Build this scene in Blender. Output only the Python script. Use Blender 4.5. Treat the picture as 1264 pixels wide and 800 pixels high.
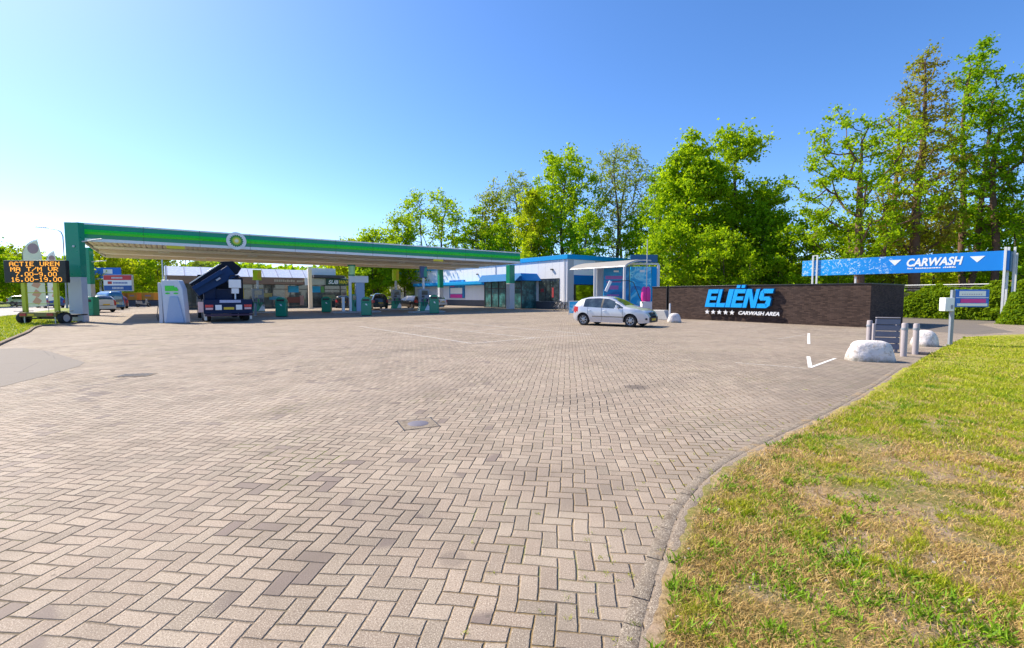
import bpy, math, random
import numpy as np
from mathutils import Vector, Matrix
R = math.radians
random.seed(7)
for o in list(bpy.data.objects):
    bpy.data.objects.remove(o)
scene = bpy.context.scene
COL = scene.collection

# ---------------------------------------------------------------- camera
CAM_H, F, CX, CY, HOR = 1.62, 575.0, 632.0, 400.0, 363.7
PITCH = math.atan((CY - HOR) / F)
cam = bpy.data.cameras.new("camera")
cam.sensor_width = 36.0
cam.lens = 36.0 * F / 1264.0
cam.clip_start = 0.05
cam.clip_end = 3000
camo = bpy.data.objects.new("camera", cam)
camo.location = (0, 0, CAM_H)
camo.rotation_euler = (R(90) - PITCH, 0, 0)
COL.objects.link(camo)
scene.camera = camo

# ---------------------------------------------------------------- light
SUN_EL = 45.0
SUN_AZ = -61.0            # degrees from +Y towards +X
world = bpy.data.worlds.new("World")
scene.world = world
world.use_nodes = True
wn = world.node_tree
wn.nodes.clear()
wo = wn.nodes.new("ShaderNodeOutputWorld")
wb = wn.nodes.new("ShaderNodeBackground")
sk = wn.nodes.new("ShaderNodeTexSky")
sk.sky_type = 'NISHITA'
sk.sun_disc = False
sk.sun_elevation = R(SUN_EL)
sk.sun_rotation = R(SUN_AZ)
sk.altitude = 0
sk.air_density = 0.75
sk.dust_density = 0.45
sk.ozone_density = 4.0
hs = wn.nodes.new("ShaderNodeHueSaturation")
hs.inputs['Saturation'].default_value = 1.18
wn.links.new(sk.outputs[0], hs.inputs['Color'])
tn = wn.nodes.new('ShaderNodeMix'); tn.data_type = 'RGBA'; tn.blend_type = 'MULTIPLY'; tn.inputs[0].default_value = 1.0
tn.inputs[7].default_value = (1.0, 0.955, 1.0, 1)   # camera's slightly magenta white balance
wn.links.new(hs.outputs[0], tn.inputs[6]); wn.links.new(tn.outputs[2], wb.inputs[0])
wb.inputs[1].default_value = 0.15
wn.links.new(wb.outputs[0], wo.inputs[0])
sl = bpy.data.lights.new("sun", 'SUN')
sl.energy = 5.0
sl.angle = R(0.53)
sl.color = (1.0, 0.89, 0.72)
slo = bpy.data.objects.new("sun", sl)
_d = Vector((math.sin(R(SUN_AZ)) * math.cos(R(SUN_EL)), math.cos(R(SUN_AZ)) * math.cos(R(SUN_EL)), math.sin(R(SUN_EL))))
slo.rotation_euler = _d.to_track_quat('Z', 'Y').to_euler()
slo.location = (0, 0, 60)
COL.objects.link(slo)
vs = scene.view_settings
vs.view_transform = 'Standard'
vs.look = 'None'
vs.exposure = 0.80
vs.gamma = 1.0
vs.use_curve_mapping = False
scene.render.engine = 'CYCLES'
scene.cycles.max_bounces = 6
scene.cycles.transparent_max_bounces = 8
scene.cycles.use_denoising = True

# ---------------------------------------------------------------- geometry helpers
_cp, _sp = math.cos(PITCH), math.sin(PITCH)
def ray(u, v):
    x = (u - CX) / F; y = -(v - CY) / F
    return Vector((x, _cp + y * _sp, -_sp + y * _cp))
def g(u, v, z=0.0):
    """ground point seen at pixel u, v of the survey picture"""
    d = ray(u, v); t = (z - CAM_H) / d.z
    return Vector((d.x * t, d.y * t, z))
def at(u, Y, z=0.0):
    """point in column u at distance Y"""
    dep = Y * _cp + (CAM_H - z) * _sp
    return Vector(((u - CX) / F * dep, Y, z))
def zat(v, Y):
    d = ray(CX, v); return CAM_H + d.z * Y / d.y
def online(P, d, u, z=0.0):
    k = (u - CX) / F
    # P.x + t dx = k*((P.y+t dy)cp + (h-z)sp)
    t = (k * (P.y * _cp + (CAM_H - z) * _sp) - P.x) / (d[0] - k * d[1] * _cp)
    return Vector((P.x + t * d[0], P.y + t * d[1], 0.0)), t
E1 = Vector((0.80, 0.60, 0)); E2 = Vector((0.60, -0.80, 0))
A_E1 = math.atan2(0.6, 0.8); A_E2 = math.atan2(-0.8, 0.6)

# ---------------------------------------------------------------- node helpers
class NT:
    def __init__(s, nt): s.nt = nt
    def n(s, t, **kw):
        nd = s.nt.nodes.new(t)
        for k, v in kw.items(): setattr(nd, k, v)
        return nd
    def put(s, sock, v):
        if isinstance(v, (int, float)): sock.default_value = v
        elif isinstance(v, tuple):
            sock.default_value = v if len(v) == len(sock.default_value) else tuple(v) + (1.0,)
        else: s.nt.links.new(v, sock)
    def m(s, op, a, b=None, c=None, clamp=False):
        nd = s.n("ShaderNodeMath", operation=op); nd.use_clamp = clamp
        s.put(nd.inputs[0], a)
        if b is not None: s.put(nd.inputs[1], b)
        if c is not None: s.put(nd.inputs[2], c)
        return nd.outputs[0]
    def mix(s, f, a, b, mode='MIX'):
        nd = s.n("ShaderNodeMix", data_type='RGBA', blend_type=mode)
        s.put(nd.inputs[0], f); s.put(nd.inputs[6], a); s.put(nd.inputs[7], b)
        return nd.outputs[2]
    def mixf(s, f, a, b):
        nd = s.n("ShaderNodeMix", data_type='FLOAT')
        s.put(nd.inputs[0], f); s.put(nd.inputs[2], a); s.put(nd.inputs[3], b)
        return nd.outputs[0]
    def rng(s, v, a, b, c=0.0, d=1.0, smooth=True):
        nd = s.n("ShaderNodeMapRange", interpolation_type='SMOOTHSTEP' if smooth else 'LINEAR')
        s.put(nd.inputs[0], v); s.put(nd.inputs[1], a); s.put(nd.inputs[2], b); s.put(nd.inputs[3], c); s.put(nd.inputs[4], d)
        return nd.outputs[0]
    def noise(s, vec, scale, detail=3.0, rough=0.5, dist=0.0):
        nd = s.n("ShaderNodeTexNoise")
        if vec is not None: s.nt.links.new(vec, nd.inputs['Vector'])
        nd.inputs['Scale'].default_value = scale; nd.inputs['Detail'].default_value = detail
        nd.inputs['Roughness'].default_value = rough; nd.inputs['Distortion'].default_value = dist
        return nd.outputs[0]
    def comb(s, x, y, z=0.0):
        nd = s.n("ShaderNodeCombineXYZ"); s.put(nd.inputs[0], x); s.put(nd.inputs[1], y); s.put(nd.inputs[2], z)
        return nd.outputs[0]
    def sep(s, v):
        nd = s.n("ShaderNodeSeparateXYZ"); s.nt.links.new(v, nd.inputs[0]); return nd.outputs
    def white(s, v):
        nd = s.n("ShaderNodeTexWhiteNoise", noise_dimensions='3D'); s.nt.links.new(v, nd.inputs[0]); return nd.outputs[0]
    def bump(s, h, dist, strength=1.0):
        nd = s.n("ShaderNodeBump"); s.put(nd.inputs['Strength'], strength); s.put(nd.inputs['Distance'], dist)
        s.nt.links.new(h, nd.inputs['Height']); return nd.outputs[0]

def new_mat(name):
    m = bpy.data.materials.new(name); m.use_nodes = True
    nt = NT(m.node_tree)
    b = m.node_tree.nodes['Principled BSDF']
    return m, nt, b

MATS = {}
def mat(name, col, rough=0.5, metal=0.0, var=0.12, scale=3.0, bump=0.0, bscale=60.0, emit=None, estr=1.0, coat=0.0, spec=0.5, dirt=0.0):
    """plain procedural material: base colour broken up by two scales of noise"""
    if name in MATS: return MATS[name]
    m, n, b = new_mat(name)
    tc = n.n("ShaderNodeTexCoord").outputs['Object']
    f = n.noise(tc, scale, 5, 0.6)
    lo = tuple(c * (1 - var) for c in col); hi = tuple(min(1, c * (1 + var)) for c in col)
    c = n.mix(f, lo, hi)
    if dirt > 0:
        f2 = n.rng(n.noise(tc, scale * 2.7, 8, 0.7), 0.5, 0.75, 0, dirt)
        c = n.mix(f2, c, (0.12, 0.10, 0.08))
    n.put(b.inputs['Base Color'], c)
    n.put(b.inputs['Roughness'], n.rng(n.noise(tc, scale * 4, 4), 0.3, 0.7, max(0.02, rough - 0.08), min(1, rough + 0.08)))
    b.inputs['Metallic'].default_value = metal
    b.inputs['Specular IOR Level'].default_value = spec
    b.inputs['Coat Weight'].default_value = coat
    b.inputs['Coat Roughness'].default_value = 0.04
    if bump > 0:
        n.put(b.inputs['Normal'], n.bump(n.noise(tc, bscale, 4), bump))
    if emit:
        b.inputs['Emission Color'].default_value = tuple(emit) + (1,)
        b.inputs['Emission Strength'].default_value = estr
    MATS[name] = m
    return m

# ---------------------------------------------------------------- mesh builder
class MB:
    def __init__(s): s.v = []; s.f = []; s.mi = []; s.M = Matrix.Identity(4)
    def add(s, vs_, fs, mi=0):
        o = len(s.v)
        s.v += [tuple(s.M @ Vector(p)) for p in vs_]
        s.f += [tuple(i + o for i in f) for f in fs]
        s.mi += [mi] * len(fs)
        return s
    def box(s, c, d, mi=0, rz=0.0, ry=0.0, rx=0.0, taper=1.0):
        x, y, z = d[0] / 2, d[1] / 2, d[2] / 2
        rot = Matrix.Rotation(rz, 4, 'Z') @ Matrix.Rotation(ry, 4, 'Y') @ Matrix.Rotation(rx, 4, 'X')
        ps = []
        for sz, k in ((-z, 1), (z, taper)):
            for sx, sy in ((-x, -y), (x, -y), (x, y), (-x, y)):
                ps.append(Vector(c) + rot @ Vector((sx * k, sy * k, sz)))
        return s.add(ps, [(3, 2, 1, 0), (4, 5, 6, 7), (0, 1, 5, 4), (1, 2, 6, 5), (2, 3, 7, 6), (3, 0, 4, 7)], mi)
    def b2(s, x0, x1, y0, y1, z0, z1, mi=0):
        return s.box(((x0 + x1) / 2, (y0 + y1) / 2, (z0 + z1) / 2), (x1 - x0, y1 - y0, z1 - z0), mi)
    def cyl(s, p0, p1, r0, r1=None, seg=12, mi=0, cap=True):
        r1 = r0 if r1 is None else r1
        p0 = Vector(p0); p1 = Vector(p1); d = (p1 - p0)
        if d.length < 1e-6: return s
        q = d.to_track_quat('Z', 'Y')
        ps = []
        for p, r in ((p0, r0), (p1, r1)):
            for i in range(seg):
                a = 2 * math.pi * i / seg
                ps.append(p + q @ Vector((r * math.cos(a), r * math.sin(a), 0)))
        fs = [(i, (i + 1) % seg, seg + (i + 1) % seg, seg + i) for i in range(seg)]
        if cap: fs += [tuple(range(seg - 1, -1, -1)), tuple(range(seg, 2 * seg))]
        return s.add(ps, fs, mi)
    def tube(s, path, r, seg=8, mi=0):
        path = [Vector(p) for p in path]
        ps = []; n = len(path)
        for i, p in enumerate(path):
            d = (path[min(i + 1, n - 1)] - path[max(i - 1, 0)])
            q = d.to_track_quat('Z', 'Y')
            rr = r[i] if isinstance(r, (list, tuple)) else r
            for k in range(seg):
                a = 2 * math.pi * k / seg
                ps.append(p + q @ Vector((rr * math.cos(a), rr * math.sin(a), 0)))
        fs = []
        for i in range(n - 1):
            for k in range(seg):
                fs.append((i * seg + k, i * seg + (k + 1) % seg, (i + 1) * seg + (k + 1) % seg, (i + 1) * seg + k))
        fs += [tuple(range(seg - 1, -1, -1)), tuple(range((n - 1) * seg, n * seg))]
        return s.add(ps, fs, mi)
    def lathe(s, prof, c=(0, 0, 0), axis='Z', seg=24, mi=0):
        ps = []; n = len(prof)
        for r, h in prof:
            for k in range(seg):
                a = 2 * math.pi * k / seg
                x, y = r * math.cos(a), r * math.sin(a)
                p = {'Z': (x, y, h), 'Y': (x, h, y), 'X': (h, x, y)}[axis]
                ps.append(Vector(c) + Vector(p))
        fs = []
        for i in range(n - 1):
            for k in range(seg):
                fs.append((i * seg + k, i * seg + (k + 1) % seg, (i + 1) * seg + (k + 1) % seg, (i + 1) * seg + k))
        return s.add(ps, fs, mi)
    def prism(s, poly, lo, hi, axis='Z', mi=0):
        n = len(poly)
        def P(p, h): return {'Z': (p[0], p[1], h), 'Y': (p[0], h, p[1]), 'X': (h, p[0], p[1])}[axis]
        ps = [P(p, lo) for p in poly] + [P(p, hi) for p in poly]
        fs = [tuple(range(n - 1, -1, -1)), tuple(range(n, 2 * n))] + [(i, (i + 1) % n, n + (i + 1) % n, n + i) for i in range(n)]
        return s.add(ps, fs, mi)
    def build(s, name, mats, parent=None, bevel=0.0, smooth=35, seg=2, **props):
        me = bpy.data.meshes.new(name)
        me.from_pydata(s.v, [], s.f)
        if not isinstance(mats, (list, tuple)): mats = [mats]
        for m_ in mats: me.materials.append(m_)
        me.polygons.foreach_set('material_index', s.mi)
        import bmesh
        bm = bmesh.new(); bm.from_mesh(me)
        bmesh.ops.recalc_face_normals(bm, faces=bm.faces)
        bm.to_mesh(me); bm.free()
        if smooth:
            me.polygons.foreach_set('use_smooth', [True] * len(me.polygons))
            me.set_sharp_from_angle(angle=R(smooth))
        me.update()
        o = bpy.data.objects.new(name, me)
        COL.objects.link(o)
        if parent is not None: o.parent = parent
        if bevel > 0:
            bv = o.modifiers.new("bevel", 'BEVEL'); bv.width = bevel; bv.segments = seg
            bv.limit_method = 'ANGLE'; bv.angle_limit = R(40); bv.harden_normals = False
        tagp(o, **props)
        return o
def tagp(o, label=None, category=None, group=None, kind=None):
    for k, v in (('label', label), ('category', category), ('group', group), ('kind', kind)):
        if v: o[k] = v
    return o
def thing(name, label, category, loc=(0, 0, 0), rz=0.0, group=None):
    o = bpy.data.objects.new(name, None)
    o.empty_display_size = 0.3
    COL.objects.link(o); o.location = loc; o.rotation_euler = (0, 0, rz)
    return tagp(o, label, category, group)
def dup(root, loc, rz, label, group=None):
    def cp(o, par):
        c = o.copy(); COL.objects.link(c); c.parent = par
        for ch in kids.get(o.name, []): cp(ch, c)
        return c
    kids = {}
    for o in bpy.data.objects:
        if o.parent: kids.setdefault(o.parent.name, []).append(o)
    r = cp(root, None); r.location = loc; r.rotation_euler = (0, 0, rz)
    r['label'] = label
    if group: r['group'] = group
    return r
def np_mesh(name, verts, faces_sizes, loops, mats, smooth=False, parent=None, mi=None, **props):
    me = bpy.data.meshes.new(name)
    nv = len(verts); me.vertices.add(nv); me.vertices.foreach_set('co', np.asarray(verts, dtype=np.float32).ravel())
    me.loops.add(len(loops)); me.loops.foreach_set('vertex_index', np.asarray(loops, dtype=np.int32))
    fs = np.asarray(faces_sizes, dtype=np.int32)
    st = np.concatenate(([0], np.cumsum(fs)[:-1])).astype(np.int32)
    me.polygons.add(len(fs)); me.polygons.foreach_set('loop_start', st); me.polygons.foreach_set('loop_total', fs)
    if smooth: me.polygons.foreach_set('use_smooth', np.ones(len(fs), dtype=bool))
    for m_ in (mats if isinstance(mats, (list, tuple)) else [mats]): me.materials.append(m_)
    if mi is not None: me.polygons.foreach_set('material_index', np.asarray(mi, dtype=np.int32))
    me.update(calc_edges=True)
    o = bpy.data.objects.new(name, me); COL.objects.link(o)
    if parent is not None: o.parent = parent
    return tagp(o, **props)
def text_part(name, body, width, height, mat_, parent, loc, extrude=0.01, shear=0.0, bold=0.0, rz=0.0, mirror=False, **props):
    """lettering standing in the parent's XZ plane, read from its -Y side; loc = lower left corner"""
    cu = bpy.data.curves.new("tmp", 'FONT'); cu.body = body; cu.size = 1.0; cu.shear = shear; cu.offset = bold
    cu.extrude = 0.5; cu.resolution_u = 3
    ob = bpy.data.objects.new("tmp", cu); COL.objects.link(ob)
    dg = bpy.context.evaluated_depsgraph_get()
    me = bpy.data.meshes.new_from_object(ob.evaluated_get(dg))
    bpy.data.objects.remove(ob); bpy.data.curves.remove(cu)
    n = len(me.vertices); a = np.empty(n * 3, dtype=np.float32); me.vertices.foreach_get('co', a); a = a.reshape(-1, 3)
    mn = a.min(0); mx = a.max(0)
    a[:, 0] = (a[:, 0] - mn[0]) / max(1e-6, mx[0] - mn[0]) * width
    a[:, 1] = (a[:, 1] - mn[1]) / max(1e-6, mx[1] - mn[1]) * height
    a[:, 2] = (a[:, 2] + 0.5) * extrude
    b = np.stack([a[:, 0], -a[:, 2], a[:, 1]], 1)
    me.vertices.foreach_set('co', b.astype(np.float32).ravel()); me.update()
    me.materials.clear(); me.materials.append(mat_)
    me.name = name
    o = bpy.data.objects.new(name, me); COL.objects.link(o); o.parent = parent; o.location = loc; o.rotation_euler = (0, 0, rz)
    return tagp(o, **props)
def vnoise(x, y, seed=0):
    xi = np.floor(x).astype(np.int64); yi = np.floor(y).astype(np.int64); fx = x - xi; fy = y - yi
    fx = fx * fx * (3 - 2 * fx); fy = fy * fy * (3 - 2 * fy)
    def h(a, b):
        n = (a * 374761393 + b * 668265263 + seed * 974711) & 0xffffffff
        n = ((n ^ (n >> 13)) * 1274126177) & 0xffffffff
        return ((n ^ (n >> 16)) & 0xffff) / 65535.0
    return (h(xi, yi) * (1 - fx) + h(xi + 1, yi) * fx) * (1 - fy) + (h(xi, yi + 1) * (1 - fx) + h(xi + 1, yi + 1) * fx) * fy
def fnoise(x, y, seed=0):
    return 0.55 * vnoise(x, y, seed) + 0.3 * vnoise(x * 2.1, y * 2.1, seed + 5) + 0.15 * vnoise(x * 4.3, y * 4.3, seed + 9)
def inpoly(x, y, poly):
    c = np.zeros(len(x), dtype=bool); n = len(poly)
    for i in range(n):
        x0, y0 = poly[i][:2]; x1, y1 = poly[(i + 1) % n][:2]
        cond = ((y0 > y) != (y1 > y)) & (x < (x1 - x0) * (y - y0) / ((y1 - y0) + 1e-12) + x0)
        c ^= cond
    return c
# ================================================================ SETTING: ground
def sheet(name, poly, z, m_, **props):
    mb = MB(); mb.add([(p[0], p[1], z) for p in poly], [tuple(range(len(poly)))])
    o = mb.build(name, m_, smooth=0, **props); o['kind'] = 'structure'
    if o.data.polygons[0].normal.z < 0: o.data.flip_normals()
    return o

# --- materials of the ground
def paving_material():
    m_, n, b = new_mat("herringbone pavers")
    pos = n.n("ShaderNodeNewGeometry").outputs['Position']
    x, y, z = n.sep(pos)[:3]
    wob = n.n("ShaderNodeTexNoise"); n.nt.links.new(pos, wob.inputs['Vector']); wob.inputs['Scale'].default_value = 0.9; wob.inputs['Detail'].default_value = 2
    wx, wy, wz = n.sep(wob.outputs['Color'])[:3]
    wob2 = n.n("ShaderNodeTexNoise"); n.nt.links.new(pos, wob2.inputs['Vector']); wob2.inputs['Scale'].default_value = 14; wob2.inputs['Detail'].default_value = 1
    vx, vy, vz = n.sep(wob2.outputs['Color'])[:3]
    a = R(6.8); U = 0.1055
    x1 = n.m('ADD', x, n.m('ADD', n.m('MULTIPLY', wx, 0.10), n.m('MULTIPLY', vx, 0.006)))
    y1 = n.m('ADD', y, n.m('ADD', n.m('MULTIPLY', wy, 0.10), n.m('MULTIPLY', vy, 0.006)))
    px = n.m('MULTIPLY', n.m('SUBTRACT', n.m('MULTIPLY', x1, math.cos(a)), n.m('MULTIPLY', y1, math.sin(a))), 1 / U)
    py = n.m('MULTIPLY', n.m('ADD', n.m('MULTIPLY', x1, math.sin(a)), n.m('MULTIPLY', y1, math.cos(a))), 1 / U)
    i = n.m('FLOOR', px); j = n.m('FLOOR', py); fx = n.m('SUBTRACT', px, i); fy = n.m('SUBTRACT', py, j)
    k = n.m('FLOORED_MODULO', n.m('SUBTRACT', i, j), 4.0)
    hor = n.m('LESS_THAN', k, 1.5)
    k3 = n.m('SUBTRACT', 3.0, k)
    la = n.mixf(hor, n.m('ADD', fy, k3), n.m('ADD', fx, k))
    sb = n.mixf(hor, fx, fy)
    idx = n.mixf(hor, i, n.m('SUBTRACT', i, k)); idy = n.mixf(hor, n.m('SUBTRACT', j, k3), j)
    d = n.m('MINIMUM', n.m('MINIMUM', la, n.m('SUBTRACT', 2.0, la)), n.m('MINIMUM', sb, n.m('SUBTRACT', 1.0, sb)))
    idv = n.comb(idx, idy, hor)
    rnd = n.white(idv); rnd2 = n.white(n.comb(idy, n.m('ADD', idx, 17.3), hor)); rnd3 = n.white(n.comb(n.m('ADD', idx, 3.7), n.m('ADD', idy, 91.1), hor))
    edge = n.noise(pos, 60, 3)
    dd = n.m('ADD', n.m('ADD', d, n.m('MULTIPLY', n.m('SUBTRACT', edge, 0.5), 0.06)), n.m('MULTIPLY', n.m('SUBTRACT', rnd3, 0.5), 0.035))
    jw = n.rng(n.noise(pos, 0.7, 3), 0.35, 0.7, 0.012, 0.042)
    joint = n.m('SUBTRACT', 1.0, n.rng(dd, jw, n.m('ADD', jw, 0.035)))
    # brick colour
    c = n.mix(rnd, (0.215, 0.182, 0.145), (0.36, 0.305, 0.245))
    c = n.mix(n.m('MULTIPLY', rnd2, 0.35), c, (0.31, 0.225, 0.18))
    agg = n.noise(pos, 150, 2, 0.6)
    c = n.mix(n.rng(agg, 0.52, 0.66, 0, .85), c, (0.62, 0.55, 0.47))
    c = n.mix(n.rng(n.noise(pos, 110, 3, 0.75), 0.50, 0.64, 0, 0.8), c, (0.13, 0.10, 0.08))
    # a few darker replacement bricks
    newb = n.m('MULTIPLY', n.m('GREATER_THAN', rnd3, 0.90), n.rng(n.noise(n.comb(n.m('MULTIPLY', x, 1.0), n.m('MULTIPLY', y, 1.0)), 0.85, 2), 0.51, 0.55))
    newb = n.m('MULTIPLY', newb, n.m('LESS_THAN', x, -0.1))
    c = n.mix(n.m('MULTIPLY', newb, 0.75), c, (0.135, 0.108, 0.105))
    # weathering on a larger scale
    big = n.noise(pos, 0.16, 5, 0.6); med = n.noise(pos, 1.3, 6, 0.65)
    streak = n.noise(n.comb(n.m('MULTIPLY', n.m('ADD', n.m('MULTIPLY', x, 0.8), n.m('MULTIPLY', y, 0.6)), 0.12), n.m('MULTIPLY', n.m('SUBTRACT', n.m('MULTIPLY', y, 0.8), n.m('MULTIPLY', x, 0.6)), 1.1)), 1.0, 4, 0.6)
    c = n.mix(n.rng(streak, 0.50, 0.70, 0.0, 0.5), c, (0.19, 0.16, 0.135))
    c = n.mix(n.rng(n.noise(pos, 0.45, 4, 0.6), 0.5, 0.72, 0.0, 0.30), c, (0.44, 0.38, 0.31))
    c = n.mix(n.rng(big, 0.35, 0.7, 0.0, 0.30), c, (0.42, 0.345, 0.29))
    c = n.mix(n.rng(med, 0.45, 0.8, 0.0, 0.6), c, (0.165, 0.14, 0.115))
    # dirty band beside the right-hand kerb and oil spots
    band = n.m('ADD', n.m('MULTIPLY', x, 1.0), n.m('MULTIPLY', y, -0.70))
    kb = n.m('MULTIPLY', n.rng(n.m('ADD', band, n.m('MULTIPLY', med, 1.6)), -1.4, 0.9), n.rng(y, 15.0, 8.0))
    c = n.mix(n.m('MULTIPLY', kb, 0.42), c, (0.17, 0.145, 0.125))
    for (u, v, r, s) in ((786, 478, 0.26, 0.75), (650, 580, 0.35, 0.22), (700, 600, 0.6, 0.2), (560, 690, 0.12, 0.4), (330, 560, 0.10, 0.4), (480, 640, 0.5, 0.2), (880, 440, 1.2, 0.2), (250, 430, 1.2, 0.2), (1060, 428, 1.6, 0.2)):
        p = g(u, v)
        q = n.m('ADD', n.m('POWER', n.m('SUBTRACT', x, p.x), 2.0), n.m('POWER', n.m('SUBTRACT', y, p.y), 2.0))
        q = n.m('ADD', n.m('SQRT', q), n.m('MULTIPLY', n.m('SUBTRACT', med, 0.5), r))
        c = n.mix(n.m('MULTIPLY', n.rng(q, r, r * 0.5), s), c, (0.12, 0.10, 0.09))
    # joints: dark grit, sandy or mossy in places
    mo = n.noise(pos, 0.55, 4, 0.6)
    jc = n.mix(n.rng(n.noise(pos, 0.33, 3), 0.42, 0.62), (0.085, 0.068, 0.055), (0.20, 0.165, 0.115))
    near_kerb = n.m('MULTIPLY', n.rng(band, -3.4, -1.2), n.rng(y, 12.0, 6.0))
    jc = n.mix(n.m('MULTIPLY', near_kerb, 0.8), jc, (0.25, 0.17, 0.07))
    jc = n.mix(n.m('MULTIPLY', n.rng(mo, 0.53, 0.60), n.rng(n.noise(pos, 9, 2), 0.42, 0.58)), jc, (0.17, 0.20, 0.035))
    jc = n.mix(n.rng(n.noise(pos, 40, 2), 0.45, 0.7, 0, 0.5), jc, (0.04, 0.034, 0.03))
    jvis = n.rng(n.noise(pos, 0.8, 4, 0.65), 0.36, 0.62, 0.38, 1.0)
    jc = n.mix(n.rng(n.noise(pos, 0.6, 3, 0.6), 0.55, 0.66, 0, 0.8), jc, (0.02, 0.016, 0.014))
    c = n.mix(n.m('MULTIPLY', joint, jvis), c, jc)
    sp = n.n("ShaderNodeTexVoronoi"); n.nt.links.new(pos, sp.inputs['Vector']); sp.inputs['Scale'].default_value = 5.5
    spot = n.m('MULTIPLY', n.rng(sp.outputs['Distance'], 0.10, 0.05), n.m('GREATER_THAN', n.noise(pos, 3.0, 2), 0.56))
    c = n.mix(n.m('MULTIPLY', spot, 0.55), c, (0.10, 0.085, 0.07))
    c = n.mix(1.0, c, (0.985, 0.965, 0.925), 'MULTIPLY')
    n.put(b.inputs['Base Color'], c)
    n.put(b.inputs['Roughness'], n.mixf(joint, n.rng(med, 0.3, 0.8, 0.7, 0.85), 0.95))
    b.inputs['Specular IOR Level'].default_value = 0.25
    tilt = n.m('ADD', n.m('MULTIPLY', n.m('SUBTRACT', rnd2, 0.5), n.m('MULTIPLY', la, 0.35)), n.m('ADD', n.m('MULTIPLY', n.m('SUBTRACT', rnd3, 0.5), n.m('MULTIPLY', sb, 0.55)), n.m('MULTIPLY', rnd, 0.5)))
    h = n.m('ADD', n.m('MULTIPLY', n.rng(dd, 0.0, 0.10), 1.5), tilt)
    h = n.m('ADD', h, n.m('MULTIPLY', agg, 0.42))
    und = n.m('MULTIPLY', n.noise(pos, 1.6, 2, 0.5), 3.0)
    n.put(b.inputs['Normal'], n.bump(n.m('ADD', h, und), 0.0065))
    return m_
M_PAVE = paving_material()

def soil_material(name="soil and dry turf", far=False):
    m_, n, b = new_mat(name)
    pos = n.n("ShaderNodeNewGeometry").outputs['Position']
    x, y, z = n.sep(pos)[:3]
    f1 = n.noise(pos, 2.2, 6, 0.62, 0.5); f2 = n.noise(pos, 18, 8, 0.8); f3 = n.noise(pos, 120, 4, 0.8)
    c = n.mix(n.rng(f1, 0.38, 0.62), (0.42, 0.31, 0.225), (0.40, 0.28, 0.12))
    c = n.mix(n.rng(f2, 0.46, 0.62, 0, 0.85), c, (0.15, 0.10, 0.05))
    c = n.mix(n.rng(f3, 0.5, 0.68, 0, 0.8), c, (0.56, 0.44, 0.30))
    gm = n.m('MULTIPLY', n.rng(n.noise(pos, 1.1, 5, 0.6), 0.45, 0.6, 0, 0.75), n.rng(f2, 0.35, 0.55))
    c = n.mix(gm, c, (0.15, 0.18, 0.03))
    c = n.mix(n.rng(y, 4.5, 9.0, 0, 0.85), c, n.mix(f2, (0.18, 0.22, 0.012), (0.42, 0.40, 0.06)))
    n.put(b.inputs['Base Color'], c); b.inputs['Roughness'].default_value = 0.95
    b.inputs['Specular IOR Level'].default_value = 0.15
    h = n.m('ADD', n.m('MULTIPLY', f2, 0.5), n.m('MULTIPLY', f3, 0.5))
    n.put(b.inputs['Normal'], n.bump(h, 0.03))
    return m_
M_SOIL = soil_material()

def turf_material():
    m_, n, b = new_mat("mown turf")
    pos = n.n("ShaderNodeNewGeometry").outputs['Position']
    f1 = n.noise(pos, 0.5, 6, 0.65); f2 = n.noise(pos, 6, 6, 0.75)
    c = n.mix(n.rng(f1, 0.35, 0.65), (0.12, 0.19, 0.012), (0.26, 0.30, 0.03))
    c = n.mix(n.rng(f2, 0.45, 0.75, 0, 0.6), c, (0.27, 0.25, 0.09))
    n.put(b.inputs['Base Color'], c); b.inputs['Roughness'].default_value = 0.9
    n.put(b.inputs['Normal'], n.bump(f2, 0.05))
    return m_
M_TURF = turf_material()

def asphalt_material(name, lo, hi):
    m_, n, b = new_mat(name)
    pos = n.n("ShaderNodeNewGeometry").outputs['Position']
    f1 = n.noise(pos, 0.4, 5, 0.6); f2 = n.noise(pos, 120, 3, 0.7)
    c = n.mix(f1, lo, hi)
    c = n.mix(n.rng(f2, 0.5, 0.7, 0, 0.6), c, tuple(min(1, v * 1.6) for v in hi))
    vo = n.n("ShaderNodeTexVoronoi", feature='DISTANCE_TO_EDGE'); n.nt.links.new(pos, vo.inputs['Vector']); vo.inputs['Scale'].default_value = 0.35
    c = n.mix(n.rng(vo.outputs['Distance'], 0.006, 0.0, 0, 0.6), c, (0.06, 0.05, 0.05))
    n.put(b.inputs['Base Color'], c); b.inputs['Roughness'].default_value = 0.8
    n.put(b.inputs['Normal'], n.bump(f2, 0.004))
    return m_
M_ASPH = asphalt_material("weathered asphalt", (0.125, 0.105, 0.088), (0.165, 0.142, 0.12))
M_ROAD = asphalt_material("pale road asphalt", (0.27, 0.255, 0.245), (0.34, 0.32, 0.31))
M_CONC = mat("kerb concrete", (0.34, 0.31, 0.28), 0.9, var=0.3, scale=5, bump=0.004, bscale=120, dirt=0.6)
M_CONC2 = mat("clean concrete", (0.42, 0.40, 0.38), 0.85, var=0.15, scale=4, bump=0.002, bscale=90, dirt=0.3)

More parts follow.
